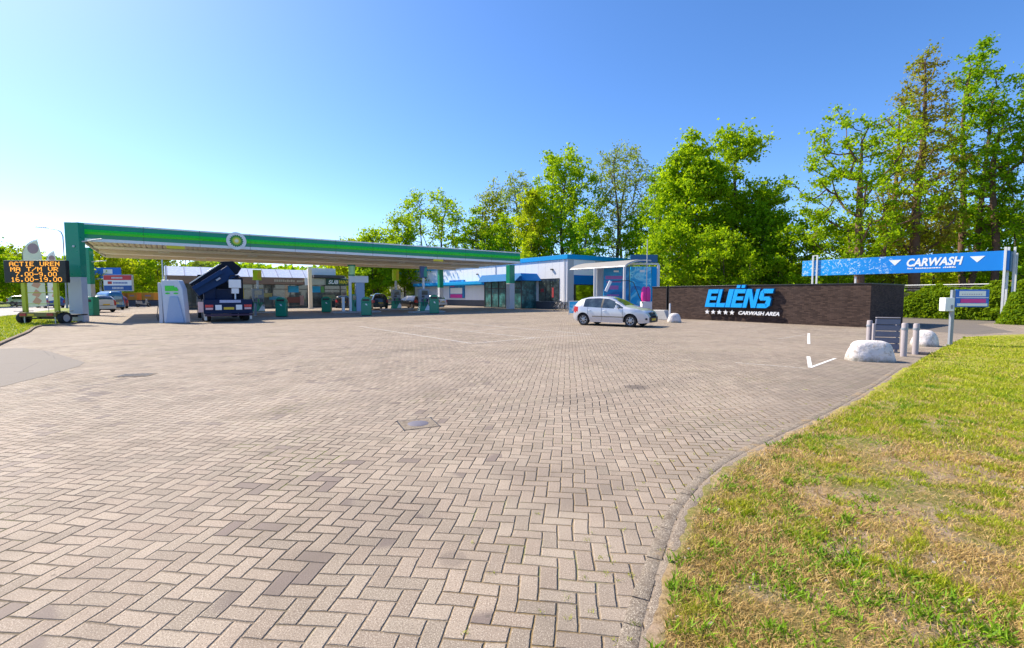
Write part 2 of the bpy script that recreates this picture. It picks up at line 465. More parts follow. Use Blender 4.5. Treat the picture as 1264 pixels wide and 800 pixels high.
# --- sheets
sheet('ground', [(-900, -60), (900, -60), (900, 1200), (-900, 1200)], -0.03, M_TURF)
kerb_out = [(800, 1010), (806, 900), (815, 800), (825, 745), (843, 675), (862, 625), (905, 578), (968, 543), (1038, 508), (1088, 478), (1120, 455)]
kerb_pts = [g(u, v) for u, v in kerb_out]
grass_far = [g(1150, 437), g(1176, 424), g(1191, 416.5), g(1220, 414.5), g(1264, 413), g(1330, 411)]
pave = [p for p in kerb_pts] + grass_far + [g(1500, 408), g(1700, 395), Vector((120, 40, 0)), Vector((120, 140, 0)), Vector((-10, 140, 0))]
P_end = Vector((-62, 95, 0))
kl = [g(u, v) for u, v in ((128, 374.6), (112, 379), (97, 392), (95, 399), (48, 403), (30, 411.5), (0, 424), (-60, 452), (-140, 490))]
pave += [P_end] + kl + [Vector((-14, 0, 0)), Vector((-14, -8, 0)), Vector((kerb_pts[0].x - 0.3, -8, 0))]
sheet('paving', pave, 0.0, M_PAVE)
# turf around the right-hand kerb: soil with tufts
verge = kerb_pts + grass_far + [Vector((40, 12, 0)), Vector((40, -8, 0)), Vector((kerb_pts[0].x - 0.3, -8, 0))]
def verge_mesh():
    nx, ny = 190, 150
    xs = np.linspace(0.3, 26, nx); ys = np.linspace(0.3, 21, ny)
    X, Y = np.meshgrid(xs, ys, indexing='ij')
    Z = 0.006 + 0.045 * fnoise(X.ravel() * 2.2, Y.ravel() * 2.2, 3) * np.clip(1.2, 0, 1) - 0.01
    x = X.ravel(); y = Y.ravel()
    ins = inpoly(x, y, verge)
    # distance to kerb polyline, to bring the soil down to the kerb
    dmin = np.full(len(x), 9.0)
    pl = kerb_pts + grass_far
    for p, q in zip(pl[:-1], pl[1:]):
        dx, dy = q.x - p.x, q.y - p.y; L = dx * dx + dy * dy
        t = np.clip(((x - p.x) * dx + (y - p.y) * dy) / L, 0, 1)
        dmin = np.minimum(dmin, np.hypot(x - p.x - t * dx, y - p.y - t * dy))
    z = np.where(ins, Z * np.clip(dmin / 0.25, 0.6, 1) + 0.006, -0.10 - dmin * 0.2)
    z = np.where(ins, z, np.minimum(-0.05, -0.05 - dmin * 0.5))
    V = np.stack([x, y, z], 1)
    idx = np.arange(nx * ny).reshape(nx, ny)
    q = np.stack([idx[:-1, :-1], idx[1:, :-1], idx[1:, 1:], idx[:-1, 1:]], -1).reshape(-1, 4)
    keep = (z[q] > -0.2).any(1)
    q = q[keep]
    o = np_mesh('soil', V, np.full(len(q), 4), q.ravel(), M_SOIL, smooth=True)
    o['kind'] = 'structure'
verge_mesh()
# kerb band and gutter course along the verge
def resample(pts, step):
    out = [pts[0].copy()]; acc = 0
    # catmull smoothing first
    sm = []
    for i in range(len(pts) - 1):
        p0 = pts[max(i - 1, 0)]; p1 = pts[i]; p2 = pts[i + 1]; p3 = pts[min(i + 2, len(pts) - 1)]
        for k in range(12):
            t = k / 12
            sm.append(0.5 * ((2 * p1) + (p2 - p0) * t + (2 * p0 - 5 * p1 + 4 * p2 - p3) * t * t + (3 * p1 - p0 - 3 * p2 + p3) * t ** 3))
    sm.append(pts[-1]); res = [sm[0]]
    for p in sm[1:]:
        while (p - res[-1]).length >= step:
            res.append(res[-1] + (p - res[-1]).normalized() * step)
    return res
def band(pts, off0, off1, z0, z1, name, m_, seglen, gap=0.004, jit=0.0):
    mb = MB(); rr = resample(pts, seglen / 4)
    def nrm(i):
        d = (rr[min(i + 1, len(rr) - 1)] - rr[max(i - 1, 0)]).normalized(); return Vector((-d.y, d.x, 0))
    for s in range(0, len(rr) - 4, 4):
        dz = random.uniform(-jit, jit)
        cols = []
        for i in range(s, s + 5):
            p = rr[i]
            t = (rr[min(i + 1, len(rr) - 1)] - rr[max(i - 1, 0)]).normalized()
            if i == s: p = p + t * gap
            if i == s + 4: p = p - t * gap
            nn = nrm(i); cols.append((p + nn * off0, p + nn * off1))
        vs_ = []
        for a_, b_ in cols:
            vs_ += [(a_.x, a_.y, z0), (b_.x, b_.y, z0), (b_.x, b_.y, z1 + dz - 0.004), (b_.x * 0.9 + a_.x * 0.1, b_.y * 0.9 + a_.y * 0.1, z1 + dz), (a_.x * 0.9 + b_.x * 0.1, a_.y * 0.9 + b_.y * 0.1, z1 + dz), (a_.x, a_.y, z1 + dz - 0.004)]
        fs = []
        for i in range(4):
            for k in range(6):
                fs.append((i * 6 + k, i * 6 + (k + 1) % 6, (i + 1) * 6 + (k + 1) % 6, (i + 1) * 6 + k))
        fs += [tuple(range(6)), tuple(range(24, 30))]
        mb.add(vs_, fs)
    o = mb.build(name, m_, smooth=30); o['kind'] = 'structure'; return o
def grit_material(name, lo, hi):
    m_, n, bs = new_mat(name)
    pos = n.n("ShaderNodeNewGeometry").outputs['Position']
    c_ = n.mix(n.noise(pos, 4, 6, .7), lo, hi)
    c_ = n.mix(n.rng(n.noise(pos, 150, 2, .6), .52, .66, 0, .8), c_, (0.60, 0.53, 0.44))
    c_ = n.mix(n.rng(n.noise(pos, 110, 3, .75), .50, .64, 0, .8), c_, (0.11, 0.085, 0.065))
    c_ = n.mix(n.rng(n.noise(pos, 9, 8, .75, 1.0), .50, .66, 0, .75), c_, (0.13, 0.10, 0.075))
    c_ = n.mix(n.rng(n.noise(pos, 2.6, 5, .7), .54, .66, 0, .6), c_, (0.36, 0.25, 0.13))
    n.put(bs.inputs['Base Color'], c_); bs.inputs['Roughness'].default_value = .92; bs.inputs['Specular IOR Level'].default_value = .15
    n.put(bs.inputs['Normal'], n.bump(n.m('ADD', n.noise(pos, 110, 3, .7), n.noise(pos, 18, 4, .7)), .006))
    return m_
M_KERB = mat("old kerb concrete", (0.30, 0.25, 0.20), 0.92, var=0.4, scale=5, bump=0.008, bscale=110, dirt=0.9)
M_GUT = mat("gutter pavers", (0.25, 0.205, 0.17), 0.9, var=0.35, scale=9, bump=0.006, bscale=190, dirt=0.5)
M_KERB = grit_material('gritty kerb', (0.15, 0.12, 0.095), (0.29, 0.24, 0.19)); M_GUT = grit_material('gritty pavers', (0.15, 0.125, 0.10), (0.28, 0.235, 0.185))
band(kerb_pts, 0.005, 0.082, -0.05, 0.014, 'kerb', M_KERB, 0.8, 0.002, 0.002)
band(kerb_pts, 0.095, 0.185, -0.05, 0.005, 'gutter_course', M_GUT, 0.21, 0.004, 0.003)
def soil_edge():
    rr = resample(kerb_pts, .03); vs_ = []; fs = []
    for i, p in enumerate(rr):
        t = (rr[min(i + 1, len(rr) - 1)] - rr[max(i - 1, 0)]).normalized(); nn = Vector((-t.y, t.x, 0))
        f = fnoise(np.array([i * .11]), np.array([2.0]), 6)[0]; f2 = fnoise(np.array([i * .5]), np.array([9.0]), 8)[0]
        o_ = max(.0, (f - .38) * .16) + f2 * .02
        for off, z in ((o_ + .004, .010), (o_ - .006, .020), (-.05, .024 + .008 * f2), (-.20, .022), (-.45, -.03)):
            q = p + nn * off; vs_.append((q.x, q.y, z))
    for i in range(len(rr) - 1):
        for k in range(4): fs.append((i * 5 + k, i * 5 + k + 1, (i + 1) * 5 + k + 1, (i + 1) * 5 + k))
    mb = MB(); mb.add(vs_, fs); o = mb.build('soil_edge', M_SOIL, smooth=60); o['kind'] = 'structure'
soil_edge()
# left lawn with its kerb, road, asphalt drive
lawn = [kl[i] for i in (2, 3, 4, 5, 6, 7, 8)]
road_n0 = g(0, 391.5); road_f0 = g(0, 379.5)
road_n1 = road_n0 - E2 * 160; road_f1 = road_f0 - E2 * 160
lawn_poly = lawn + [road_n0 + E2 * 30, road_n0, road_n0 - E2 * 55, kl[0], kl[1]]
sheet('lawn', lawn_poly, 0.03, M_TURF)
band(list(reversed(lawn)), -0.12, 0.0, -0.05, 0.07, 'lawn_kerb', M_KERB, 1.0, 0.004, 0.003)
sheet('road', [road_n0 + E2 * 40, road_n1, road_f1, road_f0 + E2 * 40], 0.008, M_ROAD)
dr = [g(u, v) for u, v in ((104.5, 447.5), (98, 452), (60, 463), (0, 478), (-80, 498), (-260, 540), (-300, 450), (-60, 436), (0, 431), (28, 429.5), (62, 434))]
sheet('drive', dr, 0.004, M_ASPH)
mbk = MB()
for p, q in zip(dr[:5], dr[1:5]):
    pass
# path to the hedge, in asphalt
sheet('path', [g(1076, 403.5), g(1135, 408), g(1200, 413), g(1252, 410), g(1205, 400), g(1300, 396), g(1300, 390), g(1116, 391.5)], 0.004, M_ASPH)
# white road paint
M_PAINT = mat("worn white paint", (0.72, 0.70, 0.67), 0.7, var=0.12, scale=12, dirt=0.35)
def faint_paint():
    m_, n, b = new_mat("faded line paint")
    pos = n.n("ShaderNodeNewGeometry").outputs['Position']
    f = n.noise(pos, 22, 6, 0.75)
    b.inputs['Base Color'].default_value = (0.66, 0.62, 0.57, 1); b.inputs['Roughness'].default_value = 0.8
    n.put(b.inputs['Alpha'], n.rng(f, 0.38, 0.62, 0.15, 0.9))
    return m_
M_FAINT = faint_paint()
def stripe(mb, p, q, w, z=0.004):
    d = (q - p).normalized(); nn = Vector((-d.y, d.x, 0)) * w / 2
    mb.add([(a.x, a.y, z) for a in (p - nn, q - nn, q + nn, p + nn)], [(0, 1, 2, 3)])
mb = MB()
zz = 0.004
for (a_, b_, w) in (((444, 403), (582, 424), .12), ((584, 424), (664, 417), .10), ((511, 402.5), (660, 417.3), .10), ((558, 398), (730, 413), .11), ((511, 402.5), (556, 398.3), .09), ((581, 409), (627, 405), .09), ((664, 417), (728, 413.2), .09)):
    stripe(mb, g(*a_), g(*b_), w, zz); zz += 0.0006
o = mb.build('bay_lines', M_FAINT, smooth=0, kind='structure')
mb = MB()
stripe(mb, g(908, 447.8), g(995, 454.8), .06, 0.004); stripe(mb, g(960, 418.5), g(994, 413.2), .05, 0.004)
mb.build('worn_lines', M_FAINT, smooth=0, kind='structure')
mb = MB()
stripe(mb, g(998.3, 411.5), g(998.3, 424.8), .085, 0.005); stripe(mb, g(997.8, 440.2), g(1000.2, 454), .085, 0.005); stripe(mb, g(1001, 453.6), g(1031, 442.6), .07, 0.0056)
mb.build('fresh_lines', M_PAINT, smooth=0, kind='structure')

# --- grass blades
def blade_mesh(name, x, y, h, w, lean, m_, z0=0.01, label=None, broad=False):
    n_ = len(x); rs = np.random.RandomState(len(x) % 9973)
    th = rs.rand(n_) * 2 * np.pi; ph = rs.rand(n_) * 2 * np.pi
    dx, dy = np.cos(th) * w / 2, np.sin(th) * w / 2
    lx, ly = np.cos(ph) * lean * h, np.sin(ph) * lean * h
    zz = np.full(n_, z0)
    V = np.empty((n_, 5, 3), dtype=np.float32)
    V[:, 0] = np.stack([x - dx, y - dy, zz], 1); V[:, 1] = np.stack([x + dx, y + dy, zz], 1)
    mh = h * (1 - 0.25 * lean) * 0.55
    k = 1.0 if not broad else 1.5
    V[:, 2] = np.stack([x + dx * .8 * k + lx * .35, y + dy * .8 * k + ly * .35, zz + mh], 1); V[:, 3] = np.stack([x - dx * .8 * k + lx * .35, y - dy * .8 * k + ly * .35, zz + mh], 1)
    V[:, 4] = np.stack([x + lx, y + ly, zz + h * np.sqrt(np.clip(1 - (lean * .85) ** 2, .02, 1))], 1)
    base = np.arange(n_)[:, None] * 5
    loops = np.concatenate([base + np.array([[0, 1, 2, 3]]), base + np.array([[3, 2, 4]])], 1).ravel()
    sizes = np.tile([4, 3], n_)
    return np_mesh(name, V.reshape(-1, 3), sizes, loops, m_, kind='stuff', label=label, category='grass')
def blade_material(name, cols, trans=0.35):
    m_, n, b = new_mat(name)
    rnd = n.n("ShaderNodeNewGeometry").outputs['Random Per Island']
    cr = n.n("ShaderNodeValToRGB"); n.put(cr.inputs[0], rnd)
    el = cr.color_ramp.elements
    while len(el) < len(cols): el.new(0.5)
    for i, c in enumerate(cols): el[i].position = i / (len(cols) - 1); el[i].color = tuple(c) + (1,)
    pos = n.n("ShaderNodeNewGeometry").outputs['Position']
    c = n.mix(n.rng(n.noise(pos, 1.3, 3), 0.35, 0.65, 0, 0.5), cr.outputs[0], cols[-1])
    n.put(b.inputs['Base Color'], c); b.inputs['Roughness'].default_value = 0.6; b.inputs['Specular IOR Level'].default_value = 0.25
    tr = n.n("ShaderNodeBsdfTranslucent"); n.put(tr.inputs[0], c)
    mx = n.n("ShaderNodeMixShader"); mx.inputs[0].default_value = trans
    out = m_.node_tree.nodes['Material Output']
    n.nt.links.new(b.outputs[0], mx.inputs[1]); n.nt.links.new(tr.outputs[0], mx.inputs[2]); n.nt.links.new(mx.outputs[0], out.inputs[0])
    return m_
M_GRASS = blade_material("green grass blades", [(0.10, 0.20, 0.006), (0.24, 0.35, 0.008), (0.42, 0.49, 0.014), (0.56, 0.54, 0.04)])
M_STRAW = blade_material("dry grass", [(0.26, 0.16, 0.06), (0.56, 0.38, 0.13), (0.72, 0.54, 0.22), (0.48, 0.32, 0.11)], 0.2)
M_WEED = blade_material("weed leaves", [(0.09, 0.21, 0.006), (0.16, 0.32, 0.008), (0.26, 0.42, 0.012)], 0.3)
rs = np.random.RandomState(4)
kd_pl = [(p.x, p.y) for p in kerb_pts]
def kerb_dist(x, y):
    d = np.full(len(x), 9.0)
    for (ax, ay), (bx, by) in zip(kd_pl[:-1], kd_pl[1:]):
        dx, dy = bx - ax, by - ay; t = np.clip(((x - ax) * dx + (y - ay) * dy) / (dx * dx + dy * dy), 0, 1)
        d = np.minimum(d, np.hypot(x - ax - t * dx, y - ay - t * dy))
    return d
def scatter(nb, y0, y1):
    # distance-weighted scatter over the verge
    yy = y0 * (y1 / y0) ** rs.rand(nb)
    xx = rs.rand(nb) * (yy * 1.25 + 0.6 - 0.25) + 0.25
    ok = inpoly(xx, yy, verge); xx, yy = xx[ok], yy[ok]
    return xx, yy
x, y = scatter(1500000, 1.5, 17.5)
gn = fnoise(x * 3.1, y * 3.1, 21); gt = fnoise(x * 7, y * 7, 5); far = np.clip((y - 4.0) / 3.5, 0, 1)
tuft = vnoise(x * 16, y * 16, 31)
prob = np.clip((gn - 0.475) * 8, 0, 1) * np.clip((gt - 0.38) * 4, 0, 1) * (0.15 + 0.85 * (tuft > 0.5)) + 0.03
prob = prob * (1 - far) + far * np.clip(0.35 + (gn - 0.38) * 3.5, 0.15, 1)
edge = kerb_dist(x, y); prob *= np.clip((edge - 0.02) / 0.12, 0, 1)
k = rs.rand(len(x)) < prob * (0.8 - .35 * far)
x1, y1 = x[k], y[k]; n1 = len(x1)
hh = (0.022 + 0.045 * rs.rand(n1) ** 1.5) * (0.6 + 0.8 * gt[k]) * (1 + 0.25 * far[k])
blade_mesh('grass', x1, y1, hh, 0.0022 + 0.0011 * y1 * (0.5 + rs.rand(n1)), 0.3 + 0.6 * rs.rand(n1), M_GRASS, label='short green grass growing in tufts on the verge')
k = rs.rand(len(x)) < (0.34 * (1 - 0.75 * far)) * np.clip(edge / 0.05, 0.25, 1) * np.clip((fnoise(x * 2.4, y * 2.4, 77) - 0.28) * 3.2 + .8 * np.exp(-edge / .35), 0.14, 1)
x2, y2 = x[k], y[k]; n2 = len(x2)
blade_mesh('dry_grass', x2, y2, 0.018 + 0.05 * rs.rand(n2), 0.0020 + 0.0009 * y2, 0.65 + 0.34 * rs.rand(n2), M_STRAW, z0=0.013, label='dry straw-coloured grass lying between the tufts')
# broad-leaved weeds: rosettes
wx, wy, wh = [], [], []
for _ in range(700):
    a = 1.6 * (9.0 / 1.6) ** random.random(); b = 0.3 + random.random() * a * 1.2
    if not inpoly(np.array([b]), np.array([a]), verge)[0]: continue
    if fnoise(np.array([b * 1.1]), np.array([a * 1.1]), 44)[0] < 0.5: continue
    r_ = random.uniform(0.03, 0.11); m_n = random.randint(14, 50)
    for _2 in range(m_n):
        t = random.random() * 6.28; q = r_ * math.sqrt(random.random())
        wx.append(b + q * math.cos(t)); wy.append(a + q * math.sin(t)); wh.append(random.uniform(0.035, 0.085))
wx = np.array(wx); wy = np.array(wy); wh = np.array(wh)
blade_mesh('weeds', wx, wy, wh, np.full(len(wx), 0.008), 0.45 + 0.5 * rs.rand(len(wx)), M_WEED, label='broad-leaved green weeds in the dry verge', broad=True)
# small stones and crumbs lying on the dry soil
mb = MB(); cnt = 0
while cnt < 260:
    a_ = 1.7 * (7.0 / 1.7) ** random.random(); b_ = 0.3 + random.random() * a_ * 1.2
    if not inpoly(np.array([b_]), np.array([a_]), verge)[0]: continue
    s_ = random.uniform(.004, .014) * (1.6 if random.random() < .08 else 1); cnt += 1
    mb.box((b_, a_, .03), (s_ * 1.6, s_, s_ * .8), rz=random.uniform(0, 3), rx=random.uniform(-.4, .4), taper=.7)
mb.build('gravel', mat("small stones", (.42, .38, .34), .9, var=.4, scale=30), smooth=0, label='small stones scattered on the dry soil', kind='stuff', category='gravel')
# far left lawn blades
nb = 60000
t = rs.rand(nb)
xx = -38 + rs.rand(nb) * 24; yy = 15 + rs.rand(nb) * 22
ok = inpoly(xx, yy, lawn_poly); xx, yy = xx[ok], yy[ok]
blade_mesh('lawn_grass', xx, yy, 0.05 + 0.06 * rs.rand(len(xx)), np.full(len(xx), 0.03), 0.3 + 0.5 * rs.rand(len(xx)), M_GRASS, z0=0.03, label='mown green grass of the roadside lawn')
# moss sprouting from joints beside the kerb
nb = 0; mx_, my_ = [], []
for _ in range(900):
    a = 1.9 * (8.0 / 1.9) ** random.random(); b = random.uniform(-1.0, a * 1.0)
    dk = kerb_dist(np.array([b]), np.array([a]))[0]
    if inpoly(np.array([b]), np.array([a]), verge)[0]: continue
    if dk > 1.3 or dk < 0.10: continue
    if random.random() > math.exp(-dk * 2.2): continue
    for _2 in range(random.randint(4, 14)):
        mx_.append(b + random.gauss(0, .012)); my_.append(a + random.gauss(0, .012))
mx_ = np.array(mx_); my_ = np.array(my_)
blade_mesh('joint_weeds', mx_, my_, 0.008 + 0.014 * rs.rand(len(mx_)), np.full(len(mx_), 0.004), 0.6 + 0.35 * rs.rand(len(mx_)), M_GRASS, z0=0.002, label='tiny weeds sprouting from the paving joints')
# ================================================================ BUILDINGS
M_WHITE = mat("white cladding", (0.74, 0.75, 0.80), 0.55, var=0.03, scale=1.2, dirt=0.06)
M_CLAD_SHADE = mat("grey cladding and gable shade", (0.42, 0.44, 0.50), 0.5, var=0.05, scale=1.5)  # wash bay side wall; also paints the shade on the white gable
M_BLUE = mat("blue fascia panel", (0.0, 0.15, 0.44), 0.65, spec=0.15, var=0.06, scale=2)
M_BLUEL = mat("light blue fascia panel", (0.0, 0.30, 0.66), 0.6, spec=0.2, var=0.06, scale=2)
M_DARK = mat("dark plinth", (0.07, 0.075, 0.09), 0.7, var=0.15, scale=4)
M_BLACK = mat("black metal", (0.012, 0.012, 0.014), 0.4, var=0.2)
M_FRAME = mat("dark window frame", (0.03, 0.035, 0.045), 0.4)
M_BPG = mat("dark green panel", (0.0, 0.27, 0.155), 0.35, var=0.03, scale=1.5, coat=0.1)
M_BPL = mat("bright green band", (0.01, 0.62, 0.02), 0.3, var=0.04, scale=1.5, coat=0.3)
M_WPAN = mat("white panel", (0.78, 0.79, 0.81), 0.4, var=0.03, scale=2, dirt=0.05)
M_GPAN = mat("light grey panel", (0.55, 0.57, 0.62), 0.45, var=0.04, scale=1.5, dirt=0.05)
M_SOFF = mat("soffit sheet", (0.84, 0.74, 0.62), 0.6, var=0.06, scale=0.7)
M_SOFW = mat("soffit white trough", (0.95, 0.94, 0.92), 0.5, var=0.05)
M_STEEL = mat("galvanised steel", (0.50, 0.52, 0.55), 0.42, metal=0.6, var=0.12, scale=6)
M_STEELW = mat("pale painted steel", (0.62, 0.63, 0.64), 0.45, var=0.06, scale=6)
M_YEL = mat("signal yellow", (0.75, 0.62, 0.02), 0.5)
M_RED = mat("red plastic", (0.45, 0.02, 0.02), 0.35)
M_LETW = mat("white lettering", (0.82, 0.82, 0.82), 0.4, var=0.02)
def glass_material(name, col=(0.015, 0.022, 0.022), rough=0.04, clut=True, tint=None):
    m_, n, b = new_mat(name)
    tc = n.n("ShaderNodeTexCoord").outputs['Object']
    vo = n.n("ShaderNodeTexVoronoi"); n.nt.links.new(tc, vo.inputs['Vector']); vo.inputs['Scale'].default_value = 2.2
    f = n.noise(tc, 1.6, 4, 0.6)
    c = n.mix(n.rng(f, 0.4, 0.65), col, tuple(v * 3 + 0.01 for v in col))
    if clut:
        c = n.mix(n.rng(vo.outputs['Distance'], 0.14, 0.04, 0, 0.55), c, n.mix(0.5, vo.outputs['Color'], (0.25, 0.2, 0.12)))
    n.put(b.inputs['Base Color'], c)
    b.inputs['Roughness'].default_value = 0.3 if clut else rough
    b.inputs['Specular IOR Level'].default_value = 0.5
    b.inputs['Coat Weight'].default_value = 1.0; b.inputs['Coat Roughness'].default_value = rough; b.inputs['Coat IOR'].default_value = 1.7
    return m_
M_GLASS = glass_material("shop glazing")
M_GLASS2 = glass_material("greenish glazing", (0.02, 0.085, 0.085))
M_CARGL = glass_material("car glazing", (0.012, 0.02, 0.024), 0.02, clut=False)

def bench(mb, x0, x1, y, z0, z1, t, m_=0):
    mb.b2(x0, x1, y - t, y + t, z0, z1, m_)

# ---- station canopy ------------------------------------------------------
cA = at(106, 28.6); cB = online(cA, E1, 641.5)[0]
cD = online(cA, -E2, 132)[0]; cC = online(cB, -E2, 546)[0]
LC = (cB - cA).length; DC = ((cD - cA).length + (cC - cB).length) / 2
Z0, Z1 = 4.87, 5.98
canopy = thing('station_canopy', 'long flat green and white petrol station canopy over the pumps', 'canopy', cA, A_E1)
mb = MB()   # corrugated soffit
nr = int(LC / 0.30)
for i in range(nr):
    x0 = 0.1 + i * (LC - 0.2) / nr; w = (LC - 0.2) / nr
    mb.add([(x0, 0.12, Z0 + .14), (x0 + w * .2, 0.12, Z0 + .08), (x0 + w * .75, 0.12, Z0 + .08), (x0 + w * .95, 0.12, Z0 + .14), (x0 + w, 0.12, Z0 + .14),
            (x0, DC - .12, Z0 + .14), (x0 + w * .2, DC - .12, Z0 + .08), (x0 + w * .75, DC - .12, Z0 + .08), (x0 + w * .95, DC - .12, Z0 + .14), (x0 + w, DC - .12, Z0 + .14)],
           [(0, 1, 6, 5), (1, 2, 7, 6), (2, 3, 8, 7), (3, 4, 9, 8)])
mb.build('soffit', M_SOFF, canopy, smooth=0)
mb = MB(); mb.b2(0.06, LC - .06, 0.06, DC - 0.06, Z1 - 0.25, Z1 - 0.12); mb.build('roof_deck', M_GPAN, canopy)
for yy in (DC * .30, DC * .66):
    mb = MB(); mb.b2(0.2, LC - .2, yy - .75, yy + .75, Z0 - 0.02, Z0 + .075); mb.build('cable_trough', M_SOFW, canopy, bevel=0.02)
for yy in (DC * .5, DC * .85):
    mb = MB(); mb.b2(0.2, LC - .2, yy - .12, yy + .12, Z0 - .16, Z0 + .075); mb.build('cross_beam', M_SOFF, canopy)
def fascia(mb, L):
    # profile (outwards, z)
    prof = [(0.0, Z0), (-.06, Z0), (-.06, Z0 + .19), (-.02, Z0 + .19), (-.05, Z0 + .195), (-.07, Z0 + .42), (-.085, Z0 + .43), (-.12, Z0 + .58), (-.085, Z0 + .73), (-.07, Z0 + .76), (-.05, Z1 - .10), (-.02, Z1 - .10), (-.08, Z1 - .095), (-.08, Z1), (0.0, Z1)]
    mi = [1, 1, 1, 0, 0, 0, 2, 2, 0, 0, 1, 1, 1, 1]
    n_ = len(prof)
    for k in range(n_ - 1):
        a_, b_ = prof[k], prof[k + 1]
        mb.add([(0, a_[0], a_[1]), (L, a_[0], a_[1]), (L, b_[0], b_[1]), (0, b_[0], b_[1])], [(0, 1, 2, 3)], mi[k])
    mb.add([(0, p[0], p[1]) for p in prof], [tuple(range(n_))], 0)
    mb.add([(L, p[0], p[1]) for p in prof], [tuple(range(n_))], 0)
    mb.add([(0, 0, Z0), (L, 0, Z0), (L, 0, Z1), (0, 0, Z1)], [(0, 1, 2, 3)], 1)
for (x, y, rz, L) in ((0, 0, 0, LC), (LC, 0.004, 90, DC), (LC, DC, 180, LC), (0, DC, -90, DC)):
    mb = MB(); mb.M = Matrix.Translation((x, y, 0)) @ Matrix.Rotation(R(rz), 4, 'Z')
    fascia(mb, L); fo = mb.build('fascia', [M_BPG, M_WPAN, M_BPL], canopy, smooth=20)
    if rz == 0:
        for xs_ in np.arange(3.0, L - 1, 3.02):
            if abs(xs_ - online(cA, E1, 291.5, 5.45)[1]) < .8: continue
            mb = MB(); mb.prism([(-.02, Z0 + .01), (-.066, Z0 + .01), (-.066, Z0 + .18), (-.078, Z0 + .42), (-.127, Z0 + .58), (-.078, Z0 + .75), (-.058, Z1 - .11), (-.087, Z1 - .09), (-.087, Z1 - .01), (-.02, Z1 - .01)], xs_ - .008, xs_ + .008, 'X'); mb.build('panel_seam', M_FRAME, fo, smooth=0)
# round sunflower emblem on the front fascia
_, tl = online(cA, E1, 291.5, 5.45)
emb = MB()
emb.lathe([(0.0, 0), (.62, 0), (.62, -.04), (0, -.04)], (tl, -.12, (Z0 + Z1) / 2 + .0), 'Y', 40)
eo = emb.build('emblem', M_WPAN, canopy)
def petals(r0, r1, nP, y, m_, off=0.0):
    mb = MB(); cx, cz = tl, (Z0 + Z1) / 2
    pts = []
    for i in range(nP * 2):
        a = 2 * math.pi * (i + off) / (nP * 2); r_ = r1 if i % 2 == 0 else r0
        pts.append((cx + r_ * math.cos(a), cz + r_ * math.sin(a)))
    mb.prism(pts, y, y + .012, 'Y'); mb.build('petals', m_, eo, smooth=0)
petals(.37, .44, 18, -.175, mat("emblem green", (0.0, 0.16, 0.03), .4)); petals(.28, .37, 18, -.19, mat("emblem light green", (0.12, 0.45, 0.02), .4), .5)
petals(.19, .28, 18, -.205, mat("emblem yellow", (0.80, 0.68, 0.04), .4)); petals(.09, .17, 18, -.22, mat("emblem pale", (0.85, 0.85, 0.6), .4), .5)
# downlights, height plates
for (fx, fy) in ((.12, .45), (.3, .45), (.5, .45), (.7, .45), (.88, .45), (.2, .8), (.45, .8), (.7, .8)):
    mb = MB(); mb.b2(LC * fx - .35, LC * fx + .35, DC * fy - .3, DC * fy + .3, Z0 - .02, Z0 + .07); mb.build('downlight', mat("lamp glass", (.85, .85, .82), .3), canopy, bevel=.02)
for u in (217, 541):
    _, t_ = online(cA, E1, u, 4.7)
    mb = MB(); mb.b2(t_ - .5, t_ + .5, -.03, 0.0, Z0 - .20, Z0 - .004); mb.build('height_plate', M_YEL, canopy)
# columns: two tall slabs on the left, slim columns elsewhere
def column(u, vbase, wpx, ztop, zsplit, label, slab=False, dep=None, Y=None, group=None):
    p = g(u, vbase) if Y is None else at(u, Y)
    w = wpx / F * p.y
    t = thing('canopy_column', label, 'column', p, A_E1 if not slab else R(3), group)
    d = dep or w
    tp = 1.0
    mb = MB(); mb.b2(-w / 2, w / 2, -d / 2, d / 2, 0, zsplit - .005); mb.build('column_base', M_GPAN, t, bevel=.015)
    mb = MB(); mb.b2(-w / 2 - .005, w / 2 + .005, -d / 2 - .005, d / 2 + .005, zsplit, ztop); mb.build('column_top', M_BPG, t, bevel=.015)
    return t, w, d
t, w, d = column(98.5, 397.2, 16, 5.86, 2.66, 'tall green-topped slab at the near left corner of the canopy', True, .42)
mb = MB(); mb.cyl((w / 2, 0, 4.75), (w / 2 + .9, .3, 4.95), .04, seg=8); mb.build('tie_rod', M_STEELW, t)
mb = MB(); mb.lathe([(0, 0), (.06, 0), (.06, -.05), (0, -.05)], (.1, -.22, 4.45), 'Y', 12); mb.build('spotlight', M_STEELW, t)
t, w, d = column(110.5, 389, 12, 5.3, 2.45, 'second green-topped slab just behind the corner slab, beside the waste cabinet', True, .42)
mb = MB(); mb.cyl((w / 2, 0, 4.2), (w / 2 + .9, .3, 4.3), .04, seg=8); mb.build('tie_rod', M_STEELW, t)
column(630, 381.3, 7.6, Z0 + .08, 2.9, 'green and white canopy column before the glass entrance of the white building')
column(544, 0, 5.2, Z0 + .08, 2.5, 'green and white canopy column behind the silver hatchback', Y=cC.y - 2.5)
pc = at(383.5, 54)
t = thing('awning_column', 'slim beige column between the brown awning and the sandwich shop', 'column', pc, A_E1)
mb = MB(); mb.b2(-.2, .2, -.15, .15, 0.05, 4.85); mb.build('shaft', M_SOFF, t, bevel=.02)
mb = MB(); mb.b2(-.3, .3, -.25, .25, 0, .05); mb.build('base_plate', M_STEEL, t)

